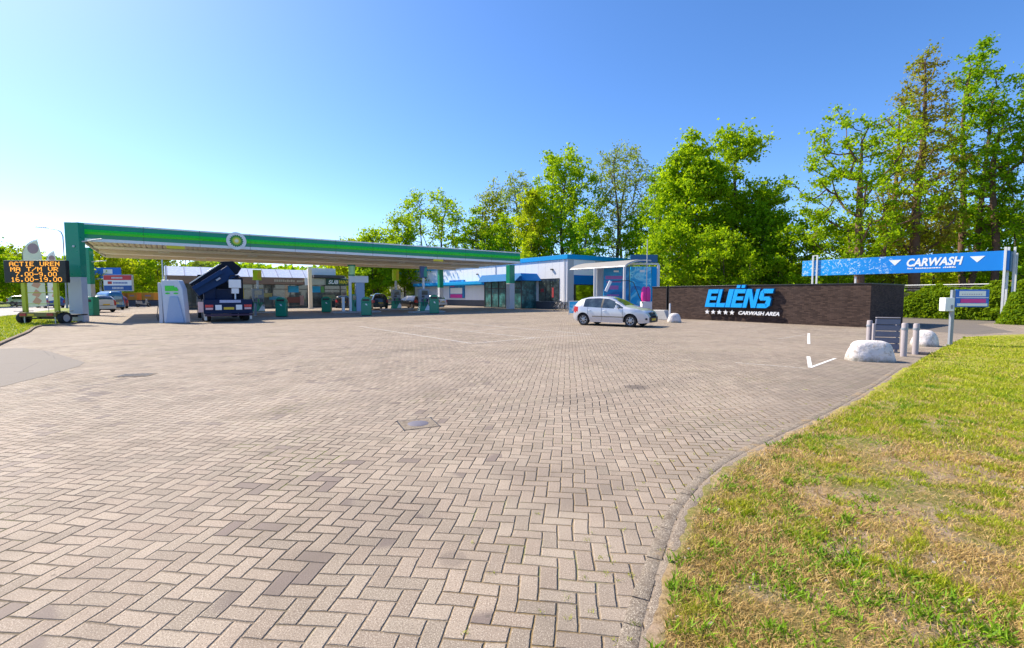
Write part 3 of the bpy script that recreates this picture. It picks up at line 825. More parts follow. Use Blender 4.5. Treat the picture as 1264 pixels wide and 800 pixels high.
# ---- white building on the right of the canopy ------------------------------
bR = g(700, 382.2); bL, tt = online(bR, -E2, 478)
LB = (bL - bR).length
bl = thing('white_building', 'long white building with bright blue roof edge right of the canopy', 'building', bL, A_E2)
HB = 5.95
X = lambda u, z=0.0: online(bL, E2, u, z)[1]
mb = MB(); mb.b2(0, LB, 0, 20, 0.0, HB - .5); mb.build('wall', M_WHITE, bl)
mb = MB()
for x in np.arange(1.2, LB, 1.2): mb.b2(x - .008, x + .008, -.006, 0.001, .9, HB - .51)
mb.build('panel_joints', mat("panel joint grey", (.62, .62, .66), .6), bl, smooth=0)  # thin grey strips mark the panel joints
mb = MB(); mb.b2(-.12, LB + .12, -.12, 20.12, HB - .5, HB); mb.build('roof_edge', M_BLUEL, bl, bevel=.02)
mb = MB(); mb.b2(-.02, LB + .02, -.03, 0.003, 0.0, .85); mb.build('plinth', M_DARK, bl)
# low awning with entrance lobby
xa, xb = X(520, 3.3), X(606, 3.3)
mb = MB(); mb.b2(xa, xb, -1.5, -.002, 3.0, 3.42); mb.b2(xa + .1, xb, -1.4, -.002, 2.9, 3.0); mb.build('low_awning', [M_BLUEL], bl, bevel=.02)
# entrance: trapezoid canopy
x0, x1 = X(622, 3.2) - 1.2, X(671, 3.4) - 1.5
mb = MB(); 
zt0, zt1 = 3.2, 4.05
mb.add([(x0 - .6, -2.8, zt0), (x1 + 1.2, -2.8, zt0), (x1 + 1.2, -.004, zt0), (x0 - .6, -.004, zt0), (x0 - .3, -2.4, zt1), (x1 + .3, -2.4, zt1), (x1 + .3, -.004, zt1), (x0 - .3, -.004, zt1)],
       [(3, 2, 1, 0), (4, 5, 6, 7), (0, 1, 5, 4), (1, 2, 6, 5), (2, 3, 7, 6), (3, 0, 4, 7)])
mb.build('entrance_canopy', M_BLUE, bl, smooth=0)
mb = MB(); mb.b2(x0 + .1, x1 + .2, -2.2, -.004, .05, zt0 - .02); ent = mb.build('entrance_glazing', M_GLASS2, bl)
mb = MB()
for i in range(6):
    xx = x0 + .1 + (x1 - x0 + .1) * i / 5
    mb.b2(xx - .05, xx + .05, -2.27, -2.203, 0, zt0 - .004)
mb.b2(x0 + .05, x1 + .25, -2.26, -2.205, 2.3, 2.42); mb.b2(x0 + .05, x1 + .25, -2.26, -2.205, 0, .12)
for yy in (-2.2, -1.4, -.6): mb.b2(x0 + .03, x0 + .097, yy - .05, yy + .05, 0, zt0 - .004)
mb.build('mullions', M_FRAME, bl, smooth=0)
# window right of entrance
def window(par, x0, x1, z0, z1, y, nm, gm=M_GLASS):
    mb = MB(); t_ = .07
    mb.b2(x0 - t_, x1 + t_, y - .05, y, z1, z1 + t_); mb.b2(x0 - t_, x1 + t_, y - .05, y, z0 - t_, z0)
    mb.b2(x0 - t_, x0, y - .05, y, z0, z1); mb.b2(x1, x1 + t_, y - .05, y, z0, z1)
    for i in range(1, nm): 
        xx = x0 + (x1 - x0) * i / nm; mb.b2(xx - .03, xx + .03, y - .05, y, z0, z1)
    w_ = mb.build('window', M_FRAME, par, smooth=0)
    mb = MB(); mb.b2(x0, x1, y - .03, y - .012, z0, z1); mb.build('pane', gm, w_, smooth=0)
    return w_
xw0, xw1 = X(666, 2), X(690, 2)
window(bl, xw0, xw1, .95, 3.35, -.004, 3)
mb = MB(); mb.b2(xw0 + .3, xw0 + .8, -.07, -.05, 1.9, 2.3); mb.build('window_sticker', mat("red sticker", (.4, .05, .06), .5), bl)
mb = MB(); mb.b2(xw1 - 1.1, xw1 - .8, -.07, -.05, 1.3, 2.4); mb.build('window_sticker', mat("red sticker", (.4, .05, .06), .5), bl)
window(bl, X(502, 2), X(512, 2), 1.0, 3.4, -.004, 1, glass_material("yellow-green pane", (0.10, 0.14, 0.02)))  # yellow-green base colour for this pane
# wall sign, blue square with white
mb = MB(); mb.b2(X(493.5, 4), X(501.5, 4), -.15, -.004, 3.9, 5.35); sg = mb.build('wall_sign', M_BLUEL, bl, bevel=.02)
mb = MB(); mb.b2(X(494.5, 4), X(499, 4), -.17, -.152, 4.3, 5.1); mb.build('sign_field', M_LETW, sg)
# big poster
xp0, xp1 = X(556, 2), X(574, 2)
def poster(name, seed, cols, sc=1.2):
    m_, n, b = new_mat(name)
    tc = n.n("ShaderNodeTexCoord").outputs['Object']
    f = n.noise(tc, sc, 3, 0.55, 1.5)
    cr = n.n("ShaderNodeValToRGB"); n.put(cr.inputs[0], f)
    cr.color_ramp.interpolation = 'EASE'
    el = cr.color_ramp.elements
    while len(el) < len(cols): el.new(.5)
    for i, c in enumerate(cols): el[i].position = .3 + .4 * i / (len(cols) - 1); el[i].color = tuple(c) + (1,)
    n.put(b.inputs['Base Color'], cr.outputs[0]); b.inputs['Roughness'].default_value = .35
    return m_
M_POST = poster("blue wash poster", 1, [(0.0, .10, .35), (0.0, .20, .50), (.02, .35, .65)])
M_PINK = mat("pink print", (0.70, 0.03, 0.30), .5)
mb = MB(); mb.b2(xp0, xp1, -.20, -.012, 1.1, 3.75); pp = mb.build('poster', M_POST, bl)
mb = MB(); mb.b2(xp0 + .35, xp1 - .45, -.215, -.202, 1.75, 2.6); mb.build('poster_field', M_LETW, pp)
mb = MB(); mb.b2(xp0 + .35, xp1 - .45, -.232, -.217, 1.15, 1.65); mb.b2(xp0 + .4, xp0 + 1.6, -.232, -.217, 2.8, 3.1); mb.build('poster_stripe', M_PINK, pp)
for u in (612, 697):
    mb = MB(); x_ = X(u, 3); mb.cyl((x_, -.07, .1), (x_, -.07, HB - .52), .045, seg=8); mb.build('downpipe', M_GPAN, bl)
for u in (590, 682):
    mb = MB(); x_ = X(u, 3); mb.b2(x_ - .15, x_ + .15, -.22, -.004, 4.35, 4.5); mb.build('wall_lamp', M_FRAME, bl, bevel=.02)
# right-hand gable (grey panels over the white wall paint its shade) with the wash hall opening
gab = MB()
mb = MB(); mb.b2(LB, LB + .01, .8, 1.0, 1.3, 1.6); mb.build('switch_box', M_BLUE, bl)
W2 = lambda u, z=0.0: online(bR, E1, u, z)[1]
ya, yb = W2(708), W2(733.5)
mb = MB(); mb.b2(LB + .004, LB + .06, ya, yb, 2.75, 3.75); mb.build('door_lintel', M_BLUE, bl)
mb = MB(); mb.b2(LB + .004, LB + .05, ya, yb, 0, 2.745); dd = mb.build('hall_door', M_BLACK, bl)
mb = MB(); mb.b2(LB + .052, LB + .07, ya + .25, yb - .1, .45, 2.65)
M_MIR = new_mat("reflective door glass")
M_MIR[2].inputs['Base Color'].default_value = (.62, .68, .60, 1); M_MIR[2].inputs['Metallic'].default_value = 1.0; M_MIR[2].inputs['Roughness'].default_value = .10
mb.build('pane', M_MIR[0], dd)
mb = MB(); mb.b2(LB + .004, LB + .03, .05, ya - .05, 0, 5.4); mb.build('gable_shade_panel', M_CLAD_SHADE, bl)
mb = MB(); mb.b2(LB + .004, LB + .03, yb + .05, 19.9, 0, 5.4); mb.build('gable_shade_panel', M_CLAD_SHADE, bl)

# ---- self-service wash bay -----------------------------------------------
wO = at(744, 43.5); 
wash = thing('wash_bay', 'self-service wash bay with blue graphic walls and arched translucent roof', 'building', wO, R(0))
S = wO.y / F
wx = lambda u, y=0.0: (u - CX) / F * (wO.y + y) - wO.x
M_WB1 = poster("blue wash wall print", 2, [(0.0, .12, .38), (0.0, .22, .55), (.02, .40, .72)], .8)
M_WB2 = poster("splash wall print", 3, [(0.0, .16, .50), (0.0, .40, .75), (.25, .70, .90), (0.0, .22, .55)], .9)
def panel(u0, u1, z0, z1, y, m_, nm='wall_panel'):
    mb = MB(); mb.b2(wx(u0, y), wx(u1, y), y, y + .25, z0, z1); return mb.build(nm, m_, wash, bevel=.01)
p1 = panel(745, 776, .15, 4.15, 0, M_WB1); p2 = panel(778, 803, .15, 4.2, -.004, M_WB2); p3 = panel(804, 811.5, .15, 4.2, .01, M_BLUEL)
panel(736.5, 744, 0, 4.1, 2.0, M_CLAD_SHADE, 'side_wall')
mb = MB(); mb.b2(wx(747), wx(768), -.012, -.003, 3.05, 3.35); mb.b2(wx(748), wx(766), -.012, -.003, 2.75, 2.85); mb.b2(wx(752), wx(763), -.012, -.003, 2.1, 2.45); mb.b2(wx(749), wx(764), -.012, -.003, 1.5, 1.62)
mb.build('printed_bars', mat("faded pink print", (.33, .12, .42), .5), p1)
mb = MB(); mb.b2(wx(757), wx(763), -.012, -.003, 3.7, 3.85); mb.build('printed_mark', M_LETW, p1)
mb = MB(); mb.b2(wx(789), wx(795), -.016, -.007, 3.7, 3.9); mb.build('printed_mark', M_LETW, p2)
panel(777.5, 810.5, 4.62, 5.35, .5, mat("dark teal blue panel", (.0, .09, .22), .4), 'roof_box')
# arched roof, springing low on the left
M_POLY = mat("translucent roof sheet", (.30, .29, .275), .7, var=.08, spec=.1)
vL = at(703.5, 44.0); vR, vlen = online(vL, E2, 771)
zE = zat(332.5, 44.0); rise = .62; N = 16; LV = (vR - vL).length
def vp(l, s_, dz=0.0):
    p = vL + E2 * l + E1 * 3.4 * s_ - wO
    return (p.x, p.y, zE + rise * math.sin(math.pi * min(.5, s_ * .62)) ** .7 + dz)
mb = MB()
for i in range(N):
    s0, s1 = i / N, (i + 1) / N
    mb.add([vp(0, s0), vp(LV, s0), vp(LV, s1), vp(0, s1), vp(0, s0, .05), vp(LV, s0, .05), vp(LV, s1, .05), vp(0, s1, .05)], [(3, 2, 1, 0), (4, 5, 6, 7), (3, 0, 4, 7), (1, 2, 6, 5)])
mb.build('arched_roof', M_POLY, wash, smooth=30)
for l in (0.0, LV * .33, LV * .66, LV):
    mb = MB(); mb.tube([vp(l, i / N, -.04) for i in range(N + 1)], .05, 6); mb.build('roof_rib', M_STEELW, wash)
mb = MB(); mb.tube([vp(0, 0, -.03), vp(LV, 0, -.03)], .07, 6); mb.build('eaves_rail', M_STEELW, wash)
for u in (734, 770.5):
    l = online(vL, E2, u, 2)[1]; q = vp(l, 0)
    mb = MB(); mb.b2(q[0] - .09, q[0] + .09, q[1] - .09, q[1] + .09, 0, zE - .03); mb.build('post', M_STEELW, wash, bevel=.01)
mb = MB(); mb.b2(wx(776, -2.9), wx(812, -2.9), -2.92, -2.8, 4.202, 4.34); mb.build('eaves_beam', M_STEELW, wash)
for u in (812,): 
    mb = MB(); mb.b2(wx(u, -2.9) - .10, wx(u, -2.9) + .10, -2.95, -2.77, 0, 4.2); mb.build('post', M_STEELW, wash, bevel=.01)
pv = at(797.5, 40)
t = thing('flagpole', 'thin bare pole rising above the wash bay wall', 'pole', pv)
mb = MB(); mb.cyl((0, 0, .05), (0, 0, 6.3), .045, .03, 10); mb.build('shaft', M_STEELW, t)
mb = MB(); mb.cyl((0, 0, 0), (0, 0, .05), .14, seg=12); mb.build('foot_plate', M_STEEL, t)
# pink vacuum station
t = thing('vacuum_station', 'pink and white vacuum station between car bonnet and brick wall', 'vacuum', at(797.5, 38.5), R(5))
mb = MB(); mb.b2(-.42, .42, -.3, .3, 0, 1.05); mb.build('cabinet', M_WPAN, t, bevel=.04)
for x in (-.2, .12): 
    mb = MB(); mb.lathe([(0, 1.05), (.20, 1.05), (.24, 1.5), (.22, 2.0), (.12, 2.25), (0, 2.3)], (x, 0, 0), 'Z', 16); mb.build('dust_drum', M_PINK, t)
mb = MB(); mb.tube([(-.4, -.3, .9), (-.75, -.45, 1.4), (-1.3, -.5, 2.6), (-1.7, -.5, 2.75), (-3.0, -.4, 2.7)], .03, 6); mb.build('hose_arm', M_BLACK, t)
mb = MB(); mb.box((-3.35, -.4, 2.3), (.22, .1, .9), ry=R(25)); mb.build('lance_holder', M_WPAN, t)

# ---- dark brick enclosure with big lettering ------------------------------
def brick_material():
    m_, n, b = new_mat("brown brick slips")
    tc = n.n("ShaderNodeTexCoord").outputs['Object']
    x, y, z = n.sep(tc)[:3]
    xy = n.m('ADD', x, y)
    row = n.m('FLOOR', n.m('DIVIDE', z, .062)); fz = n.m('FRACT', n.m('DIVIDE', z, .062))
    px = n.m('ADD', n.m('DIVIDE', xy, .22), n.m('MULTIPLY', row, .5)); fx_ = n.m('FRACT', px)
    rnd = n.white(n.comb(n.m('FLOOR', px), row, 3.0))
    d = n.m('MINIMUM', n.m('MULTIPLY', n.m('MINIMUM', fx_, n.m('SUBTRACT', 1.0, fx_)), 3.5), n.m('MINIMUM', fz, n.m('SUBTRACT', 1.0, fz)))
    j = n.rng(d, .04, .14, 1, 0)
    c = n.mix(rnd, (0.040, 0.026, 0.022), (0.092, 0.060, 0.048))
    c = n.mix(n.rng(n.noise(tc, .9, 5, .65), .45, .75, 0, .4), c, (0.10, 0.07, 0.06))
    c = n.mix(n.m('MULTIPLY', j, .75), c, (0.03, 0.026, 0.026))
    n.put(b.inputs['Base Color'], c); b.inputs['Roughness'].default_value = .85; b.inputs['Specular IOR Level'].default_value = .15
    n.put(b.inputs['Normal'], n.bump(n.m('SUBTRACT', 1.0, j), .006))
    return m_
M_BRK = brick_material()
W1 = g(1073, 404.6); HW = 2.19
W0, _ = online(W1, -E2, 804)
LW = (W1 - W0).length; gap, tg = online(W0, E2, 823.5); TG = (gap - W0).length
DW = online(W1, E1, 1114)[1]
enc = thing('brick_enclosure', 'low dark brown brick enclosure with flat top, right of the white car', 'enclosure', W0, A_E2)
mb = MB(); mb.b2(TG + .12, LW, 0, DW, 0, HW - .06); mb.build('wall', M_BRK, enc)
mb = MB(); mb.b2(-.0, TG - .12, .06, DW * .3, 0, HW - .07); mb.build('wing_wall', M_BRK, enc)
mb = MB(); mb.b2(TG + .10, LW + .03, -.03, DW + .03, HW - .06, HW); mb.b2(-.02, TG - .1, .03, DW * .3 + .03, HW - .07, HW - .01); mb.build('coping', M_BLACK, enc, bevel=.008)
mb = MB(); mb.b2(TG - .115, TG + .115, .2, .28, .05, HW - .02); mb.b2(TG - .115, TG - .06, .02, .196, 0, HW); mb.b2(TG + .06, TG + .115, .02, .196, 0, HW); mb.build('gate_post', M_BLACK, enc)
# lettering
_, tL = online(W0, E2, 873, 1.5); _, tR = online(W0, E2, 957.5, 1.5)
sign = thing('wall_lettering', 'large blue raised italic letters with white stars and small line on the brick wall', 'sign', W0 + E2 * tL + Vector((-.8, -.6, 0)) * 0.0, A_E2)
WS = tR - tL
M_CY = mat("cyan blue letter face", (0.0, 0.36, 0.86), .35, var=.03)
M_NAVY = mat("letter side navy", (0.0, 0.05, 0.14), .4)
zb = zat(378.6, (W0 + E2 * tL).y); zt = zat(357.5, (W0 + E2 * tL).y)
LH = zt - zb
def letter(pts_list, x, w, h, zb_):
    """polygons in a 0..1 box, sheared to italic"""
    mb = MB(); sh = .22
    for pts in pts_list:
        pl = [(x + p[0] * w + (p[1]) * h * sh, zb_ + p[1] * h) for p in pts]
        mb.prism(pl, -.26, -.20, 'Y', 0)
        cxm = sum(p[0] for p in pl) / len(pl); czm = sum(p[1] for p in pl) / len(pl)
    for pts in pts_list:
        pl = [(x + p[0] * w + (p[1]) * h * sh, zb_ + p[1] * h) for p in pts]
        cxm = sum(p[0] for p in pl) / len(pl); czm = sum(p[1] for p in pl) / len(pl)
        mb.prism([(p[0] + math.copysign(.035, p[0] - cxm), p[1] + math.copysign(.035, p[1] - czm)) for p in pl], -.197, -.07, 'Y', 1)
        mb.prism([(p[0] * .6 + cxm * .4, p[1] * .6 + czm * .4) for p in pl], -.068, -.002, 'Y', 1)
    return mb.build('letter', [M_CY, M_NAVY], sign, smooth=0)
bx = lambda a, b, c, d: [(a, c), (b, c), (b, d), (a, d)]
E_ = [bx(0, .34, 0, 1), bx(.34, 1, 0, .22), bx(.34, .93, .40, .60), bx(.34, 1, .78, 1)]
L_ = [bx(0, .36, 0, 1), bx(.36, 1, 0, .22)]
I_ = [bx(0, 1, 0, 1)]
N_ = [bx(0, .30, 0, 1), [(.30, 1), (.38, 1), (.74, .35), (.74, 0), (.66, 0), (.30, .65)], bx(.74, 1, 0, 1)]
S_ = [bx(0.02, .78, 0, .22), [(.60, .22), (.78, 0), (1.0, .14), (.98, .48), (.80, .60), (.36, .60), (.40, .40), (.66, .40)], [(.02, .52), (.20, .40), (.44, .40), (.38, .60), (.34, .78), (.22, 1.0), (.04, .86)], bx(.22, 1.0, .78, 1.0)]
diaer = [bx(.12, .42, 1.07, 1.22), bx(.56, .86, 1.07, 1.22)]
ws = [.165, .135, .075, .165, .185, .175]; sp = .012; scale_ = (WS - LH * .22) / (sum(ws) + 5 * sp)
x = 0
for gl, w_ in zip((E_, L_, I_, E_ + diaer, N_, S_), ws):
    letter(gl, x, w_ * scale_, LH, zb); x += (w_ + sp) * scale_
zs = zat(387.5, (W0 + E2 * tL).y)
sz = .24
for i in range(5):
    cx_ = .12 + i * .40; pts = []
    for k_ in range(10):
        a = math.pi / 2 + k_ * math.pi / 5; r_ = .16 if k_ % 2 == 0 else .07
        pts.append((cx_ + r_ * math.cos(a), zs + .14 + r_ * math.sin(a)))
    mb = MB(); mb.prism(pts, -.18, -.12, 'Y'); mb.prism([(cx_ - .03, zs + .1), (cx_ + .03, zs + .1), (cx_ + .03, zs + .17), (cx_ - .03, zs + .17)], -.118, -.002, 'Y'); mb.build('star', M_LETW, sign, smooth=0)
text_part('small_lettering', 'CARWASH AREA', WS * .56, .22, M_LETW, sign, (2.12, -.12, zs + .03), .06, .25, .03)

# ---- sandwich shop and brown-awning shop behind the pumps --------------------
sR0 = at(300, 54.5)
sO, _ = online(sR0, E1, 205)
shop = thing('shop_building', 'low shop with white glazed roof strip and brown awning behind the pumps', 'shop', sO, A_E1)
XS = lambda u, z=0.0: online(sO, E1, u, z)[1]
M_BRN = mat("brown awning fascia", (0.22, 0.135, 0.10), .55, var=.05, scale=1)
M_BEI = mat("beige fascia", (0.50, 0.50, 0.42), .6, var=.05)
xs1, xs2, xs3 = XS(376, 3), XS(384, 3), XS(431, 3)
mb = MB(); mb.b2(0, xs3, 1.2, 10, 0, 4.0); mb.build('wall', M_BEI, shop)
mb = MB(); mb.b2(.1, xs3 - .1, 1.1, 1.19, .1, 2.85); mb.build('shopfront_glazing', M_GLASS, shop)
mb = MB()
for x in np.arange(.3, xs3, 2.05): mb.b2(x - .05, x + .05, 1.02, 1.095, 0, 2.85)
mb.b2(.1, xs3 - .1, 1.03, 1.094, 2.25, 2.33); mb.b2(.1, xs3 - .1, 1.0, 1.09, 0, .15)
mb.build('mullions', M_FRAME, shop, smooth=0)
mb = MB(); mb.b2(0, xs1, -.3, 1.0, 2.86, 3.68); br = mb.build('brown_fascia', M_BRN, shop, bevel=.02)
# illegible small line on the brown fascia as short bars
mb = MB(); xx = XS(338, 3)
for k_ in range(16):
    w_ = random.uniform(.12, .22); mb.b2(xx, xx + w_, -.32, -.302, 3.16, 3.16 + random.choice((.22, .28, .28))); xx += w_ + .06 + (.2 if k_ in (9,) else 0)
mb.build('fascia_lettering', mat("pale lettering", (.50, .42, .32), .5), br, smooth=0)
mb = MB()
mb.add([(0.0, -.25, 3.70), (xs2, -.25, 3.70), (xs2, 1.6, 4.75), (0, 1.6, 4.75), (0.0, -.22, 3.66), (xs2, -.22, 3.66), (xs2, 1.6, 4.70), (0, 1.6, 4.70)], [(0, 1, 2, 3), (7, 6, 5, 4), (0, 4, 5, 1), (3, 2, 6, 7), (0, 3, 7, 4), (1, 5, 6, 2)])
mb.build('glazed_roof', mat("pale roof glazing", (.68, .72, .85), .25, var=.06, scale=.8, coat=.5), shop, smooth=0)
mb = MB()
for x in np.arange(.2, xs2, 1.55): mb.add([(x - .04, -.28, 3.72), (x + .04, -.28, 3.72), (x + .04, 1.6, 4.79), (x - .04, 1.6, 4.79), (x - .04, -.28, 3.69), (x + .04, -.28, 3.69), (x + .04, 1.6, 4.76), (x - .04, 1.6, 4.76)], [(0, 1, 2, 3), (7, 6, 5, 4), (0, 3, 7, 4), (1, 5, 6, 2), (0, 4, 5, 1)])
mb.build('glazing_bars', mat("greyish glazing bar", (.32, .34, .45), .5), shop, smooth=0)
mb = MB(); mb.b2(xs2, xs3 + .2, .2, 1.0, 2.86, 3.68); mb.build('beige_fascia', M_BEI, shop, bevel=.01)
mb = MB(); mb.b2(XS(387, 4), XS(425, 4), -.2, 1.3, 3.78, 4.12); mb.build('dark_canopy_edge', M_DARK, shop, bevel=.02)
mb = MB(); mb.b2(XS(386, 4), XS(416, 4), .6, 3, 4.125, 5.0); mb.build('roof_upstand', M_WHITE, shop)
sx0, sx1 = XS(402.5, 3.2), XS(431.5, 3.2)
mb = MB(); mb.b2(sx0, sx1, -.1, .196, 2.80, 3.66); sb = mb.build('shop_sign', mat("dark green sign", (0.005, .05, .03), .4), shop, bevel=.01)
wd = sx1 - sx0
text_part('white_lettering', 'SUB', wd * .42, .5, M_LETW, sb, (sx0 + wd * .08, -.102, 2.98), .03, .25, .03)
text_part('yellow_lettering', 'WAY', wd * .42, .5, M_YEL, sb, (sx0 + wd * .54, -.102, 2.98), .03, .25, .03)
M_STK = mat("blue window sticker", (0.0, .35, .70), .5)
for u0, u1 in ((358, 371), (386, 398)):
    mb = MB(); mb.b2(XS(u0, 2), XS(u1, 2), .98, .995, 1.9, 2.7); mb.build('window_sticker', M_STK, shop)
M_GRN = mat("green sticker", (.12, .38, .10), .5); mb = MB(); mb.b2(XS(399, 2), XS(403, 2), .98, .995, 1.9, 2.7); mb.build('window_sticker', M_GRN, shop)
for (u, z0_, w_, h_, cc) in ((330, 1.3, 1.4, .5, (.35, .30, .12)), (341, 1.0, 1.2, .4, (.05, .25, .40)), (322, 1.2, .8, 1.2, (.35, .3, .05)), (409, .8, 1.6, .8, (.25, .25, .15)), (298, 1.2, .8, 1.2, (.45, .35, .04)), (365, .6, 1.5, .7, (.25, .07, .05)), (375, .3, .5, 1.2, (.5, .25, .22))):
    mb = MB(); mb.b2(XS(u, 1) - w_ / 2, XS(u, 1) + w_ / 2, .985, .998, z0_, z0_ + h_); mb.build('window_poster', mat("faded window poster %d" % u, cc, .6, var=.3, scale=3), shop)
mb = MB(); mb.b2(xs1 - .1, xs1 + .3, -.6, -.5, 2.8, 3.7); mb.build('downpipe_cover', M_WPAN, shop)

# ================================================================ VEGETATION
def leaf_material(name, a, b_, c, trans=0.52):
    m_, n, bs = new_mat(name)
    geo = n.n("ShaderNodeNewGeometry"); oi = n.n("ShaderNodeTexCoord").outputs['Object']
    rnd = geo.outputs['Random Per Island']
    col = n.mix(rnd, a, b_)
    col = n.mix(n.rng(n.noise(oi, .35, 3, .6), .4, .62, 0, .65), col, c)
    n.put(bs.inputs['Base Color'], col); bs.inputs['Roughness'].default_value = .7; bs.inputs['Specular IOR Level'].default_value = .12
    tr = n.n("ShaderNodeBsdfTranslucent"); n.put(tr.inputs[0], n.mix(.55, col, (0.56, 0.72, 0.01), 'MIX'))
    mx = n.n("ShaderNodeMixShader"); mx.inputs[0].default_value = trans
    out = m_.node_tree.nodes['Material Output']
    n.nt.links.new(bs.outputs[0], mx.inputs[1]); n.nt.links.new(tr.outputs[0], mx.inputs[2]); n.nt.links.new(mx.outputs[0], out.inputs[0])
    return m_
LM = {
 'lime': leaf_material("lime spring leaves", (0.19, 0.35, 0.004), (0.34, 0.50, 0.006), (0.16, 0.32, 0.004)),
 'green': leaf_material("fresh green leaves", (0.12, 0.28, 0.004), (0.26, 0.46, 0.006), (0.12, 0.30, 0.004), .5),
 'yellow': leaf_material("yellow-green young leaves", (0.40, 0.44, 0.006), (0.52, 0.52, 0.010), (0.32, 0.38, 0.008)),
 'olive': leaf_material("olive bronze young leaves", (0.20, 0.20, 0.010), (0.32, 0.28, 0.016), (0.20, 0.30, 0.010), .45),
 'bronze': leaf_material("bronze buds and leaves", (0.26, 0.16, 0.03), (0.34, 0.25, 0.04), (0.20, 0.24, 0.02), .4),
 'grey': leaf_material("thin grey-green leaves", (0.18, 0.23, 0.06), (0.28, 0.34, 0.08), (0.18, 0.26, 0.06), .4),
 'ivy': leaf_material("ivy leaves", (0.08, 0.17, 0.006), (0.22, 0.34, 0.012), (0.18, 0.28, 0.01), .35),
}
M_BARK = mat("grey-brown bark", (0.105, 0.075, 0.055), .9, var=.35, scale=4, bump=.03, bscale=14)
M_BARKR = mat("reddish bark", (0.14, 0.08, 0.052), .9, var=.35, scale=4, bump=.03, bscale=14)

def leaves_mesh(name, P, size, m_, parent, rs, flat=0.3, **props):
    n_ = len(P)
    nrm = rs.normal(size=(n_, 3)); nrm[:, 2] += flat; nrm /= np.linalg.norm(nrm, axis=1)[:, None]
    t = rs.normal(size=(n_, 3)); t -= (t * nrm).sum(1)[:, None] * nrm; t /= np.linalg.norm(t, axis=1)[:, None]
    b = np.cross(nrm, t)
    s = size * (0.6 + 0.8 * rs.rand(n_))[:, None]
    V = np.empty((n_, 4, 3), dtype=np.float32)
    V[:, 0] = P - t * s * .7; V[:, 1] = P + b * s * .48 + nrm * s * .14; V[:, 2] = P + t * s * .7; V[:, 3] = P - b * s * .48 + nrm * s * .14
    return np_mesh(name, V.reshape(-1, 3), np.full(n_, 4), np.arange(n_ * 4), m_, parent=parent, **props)

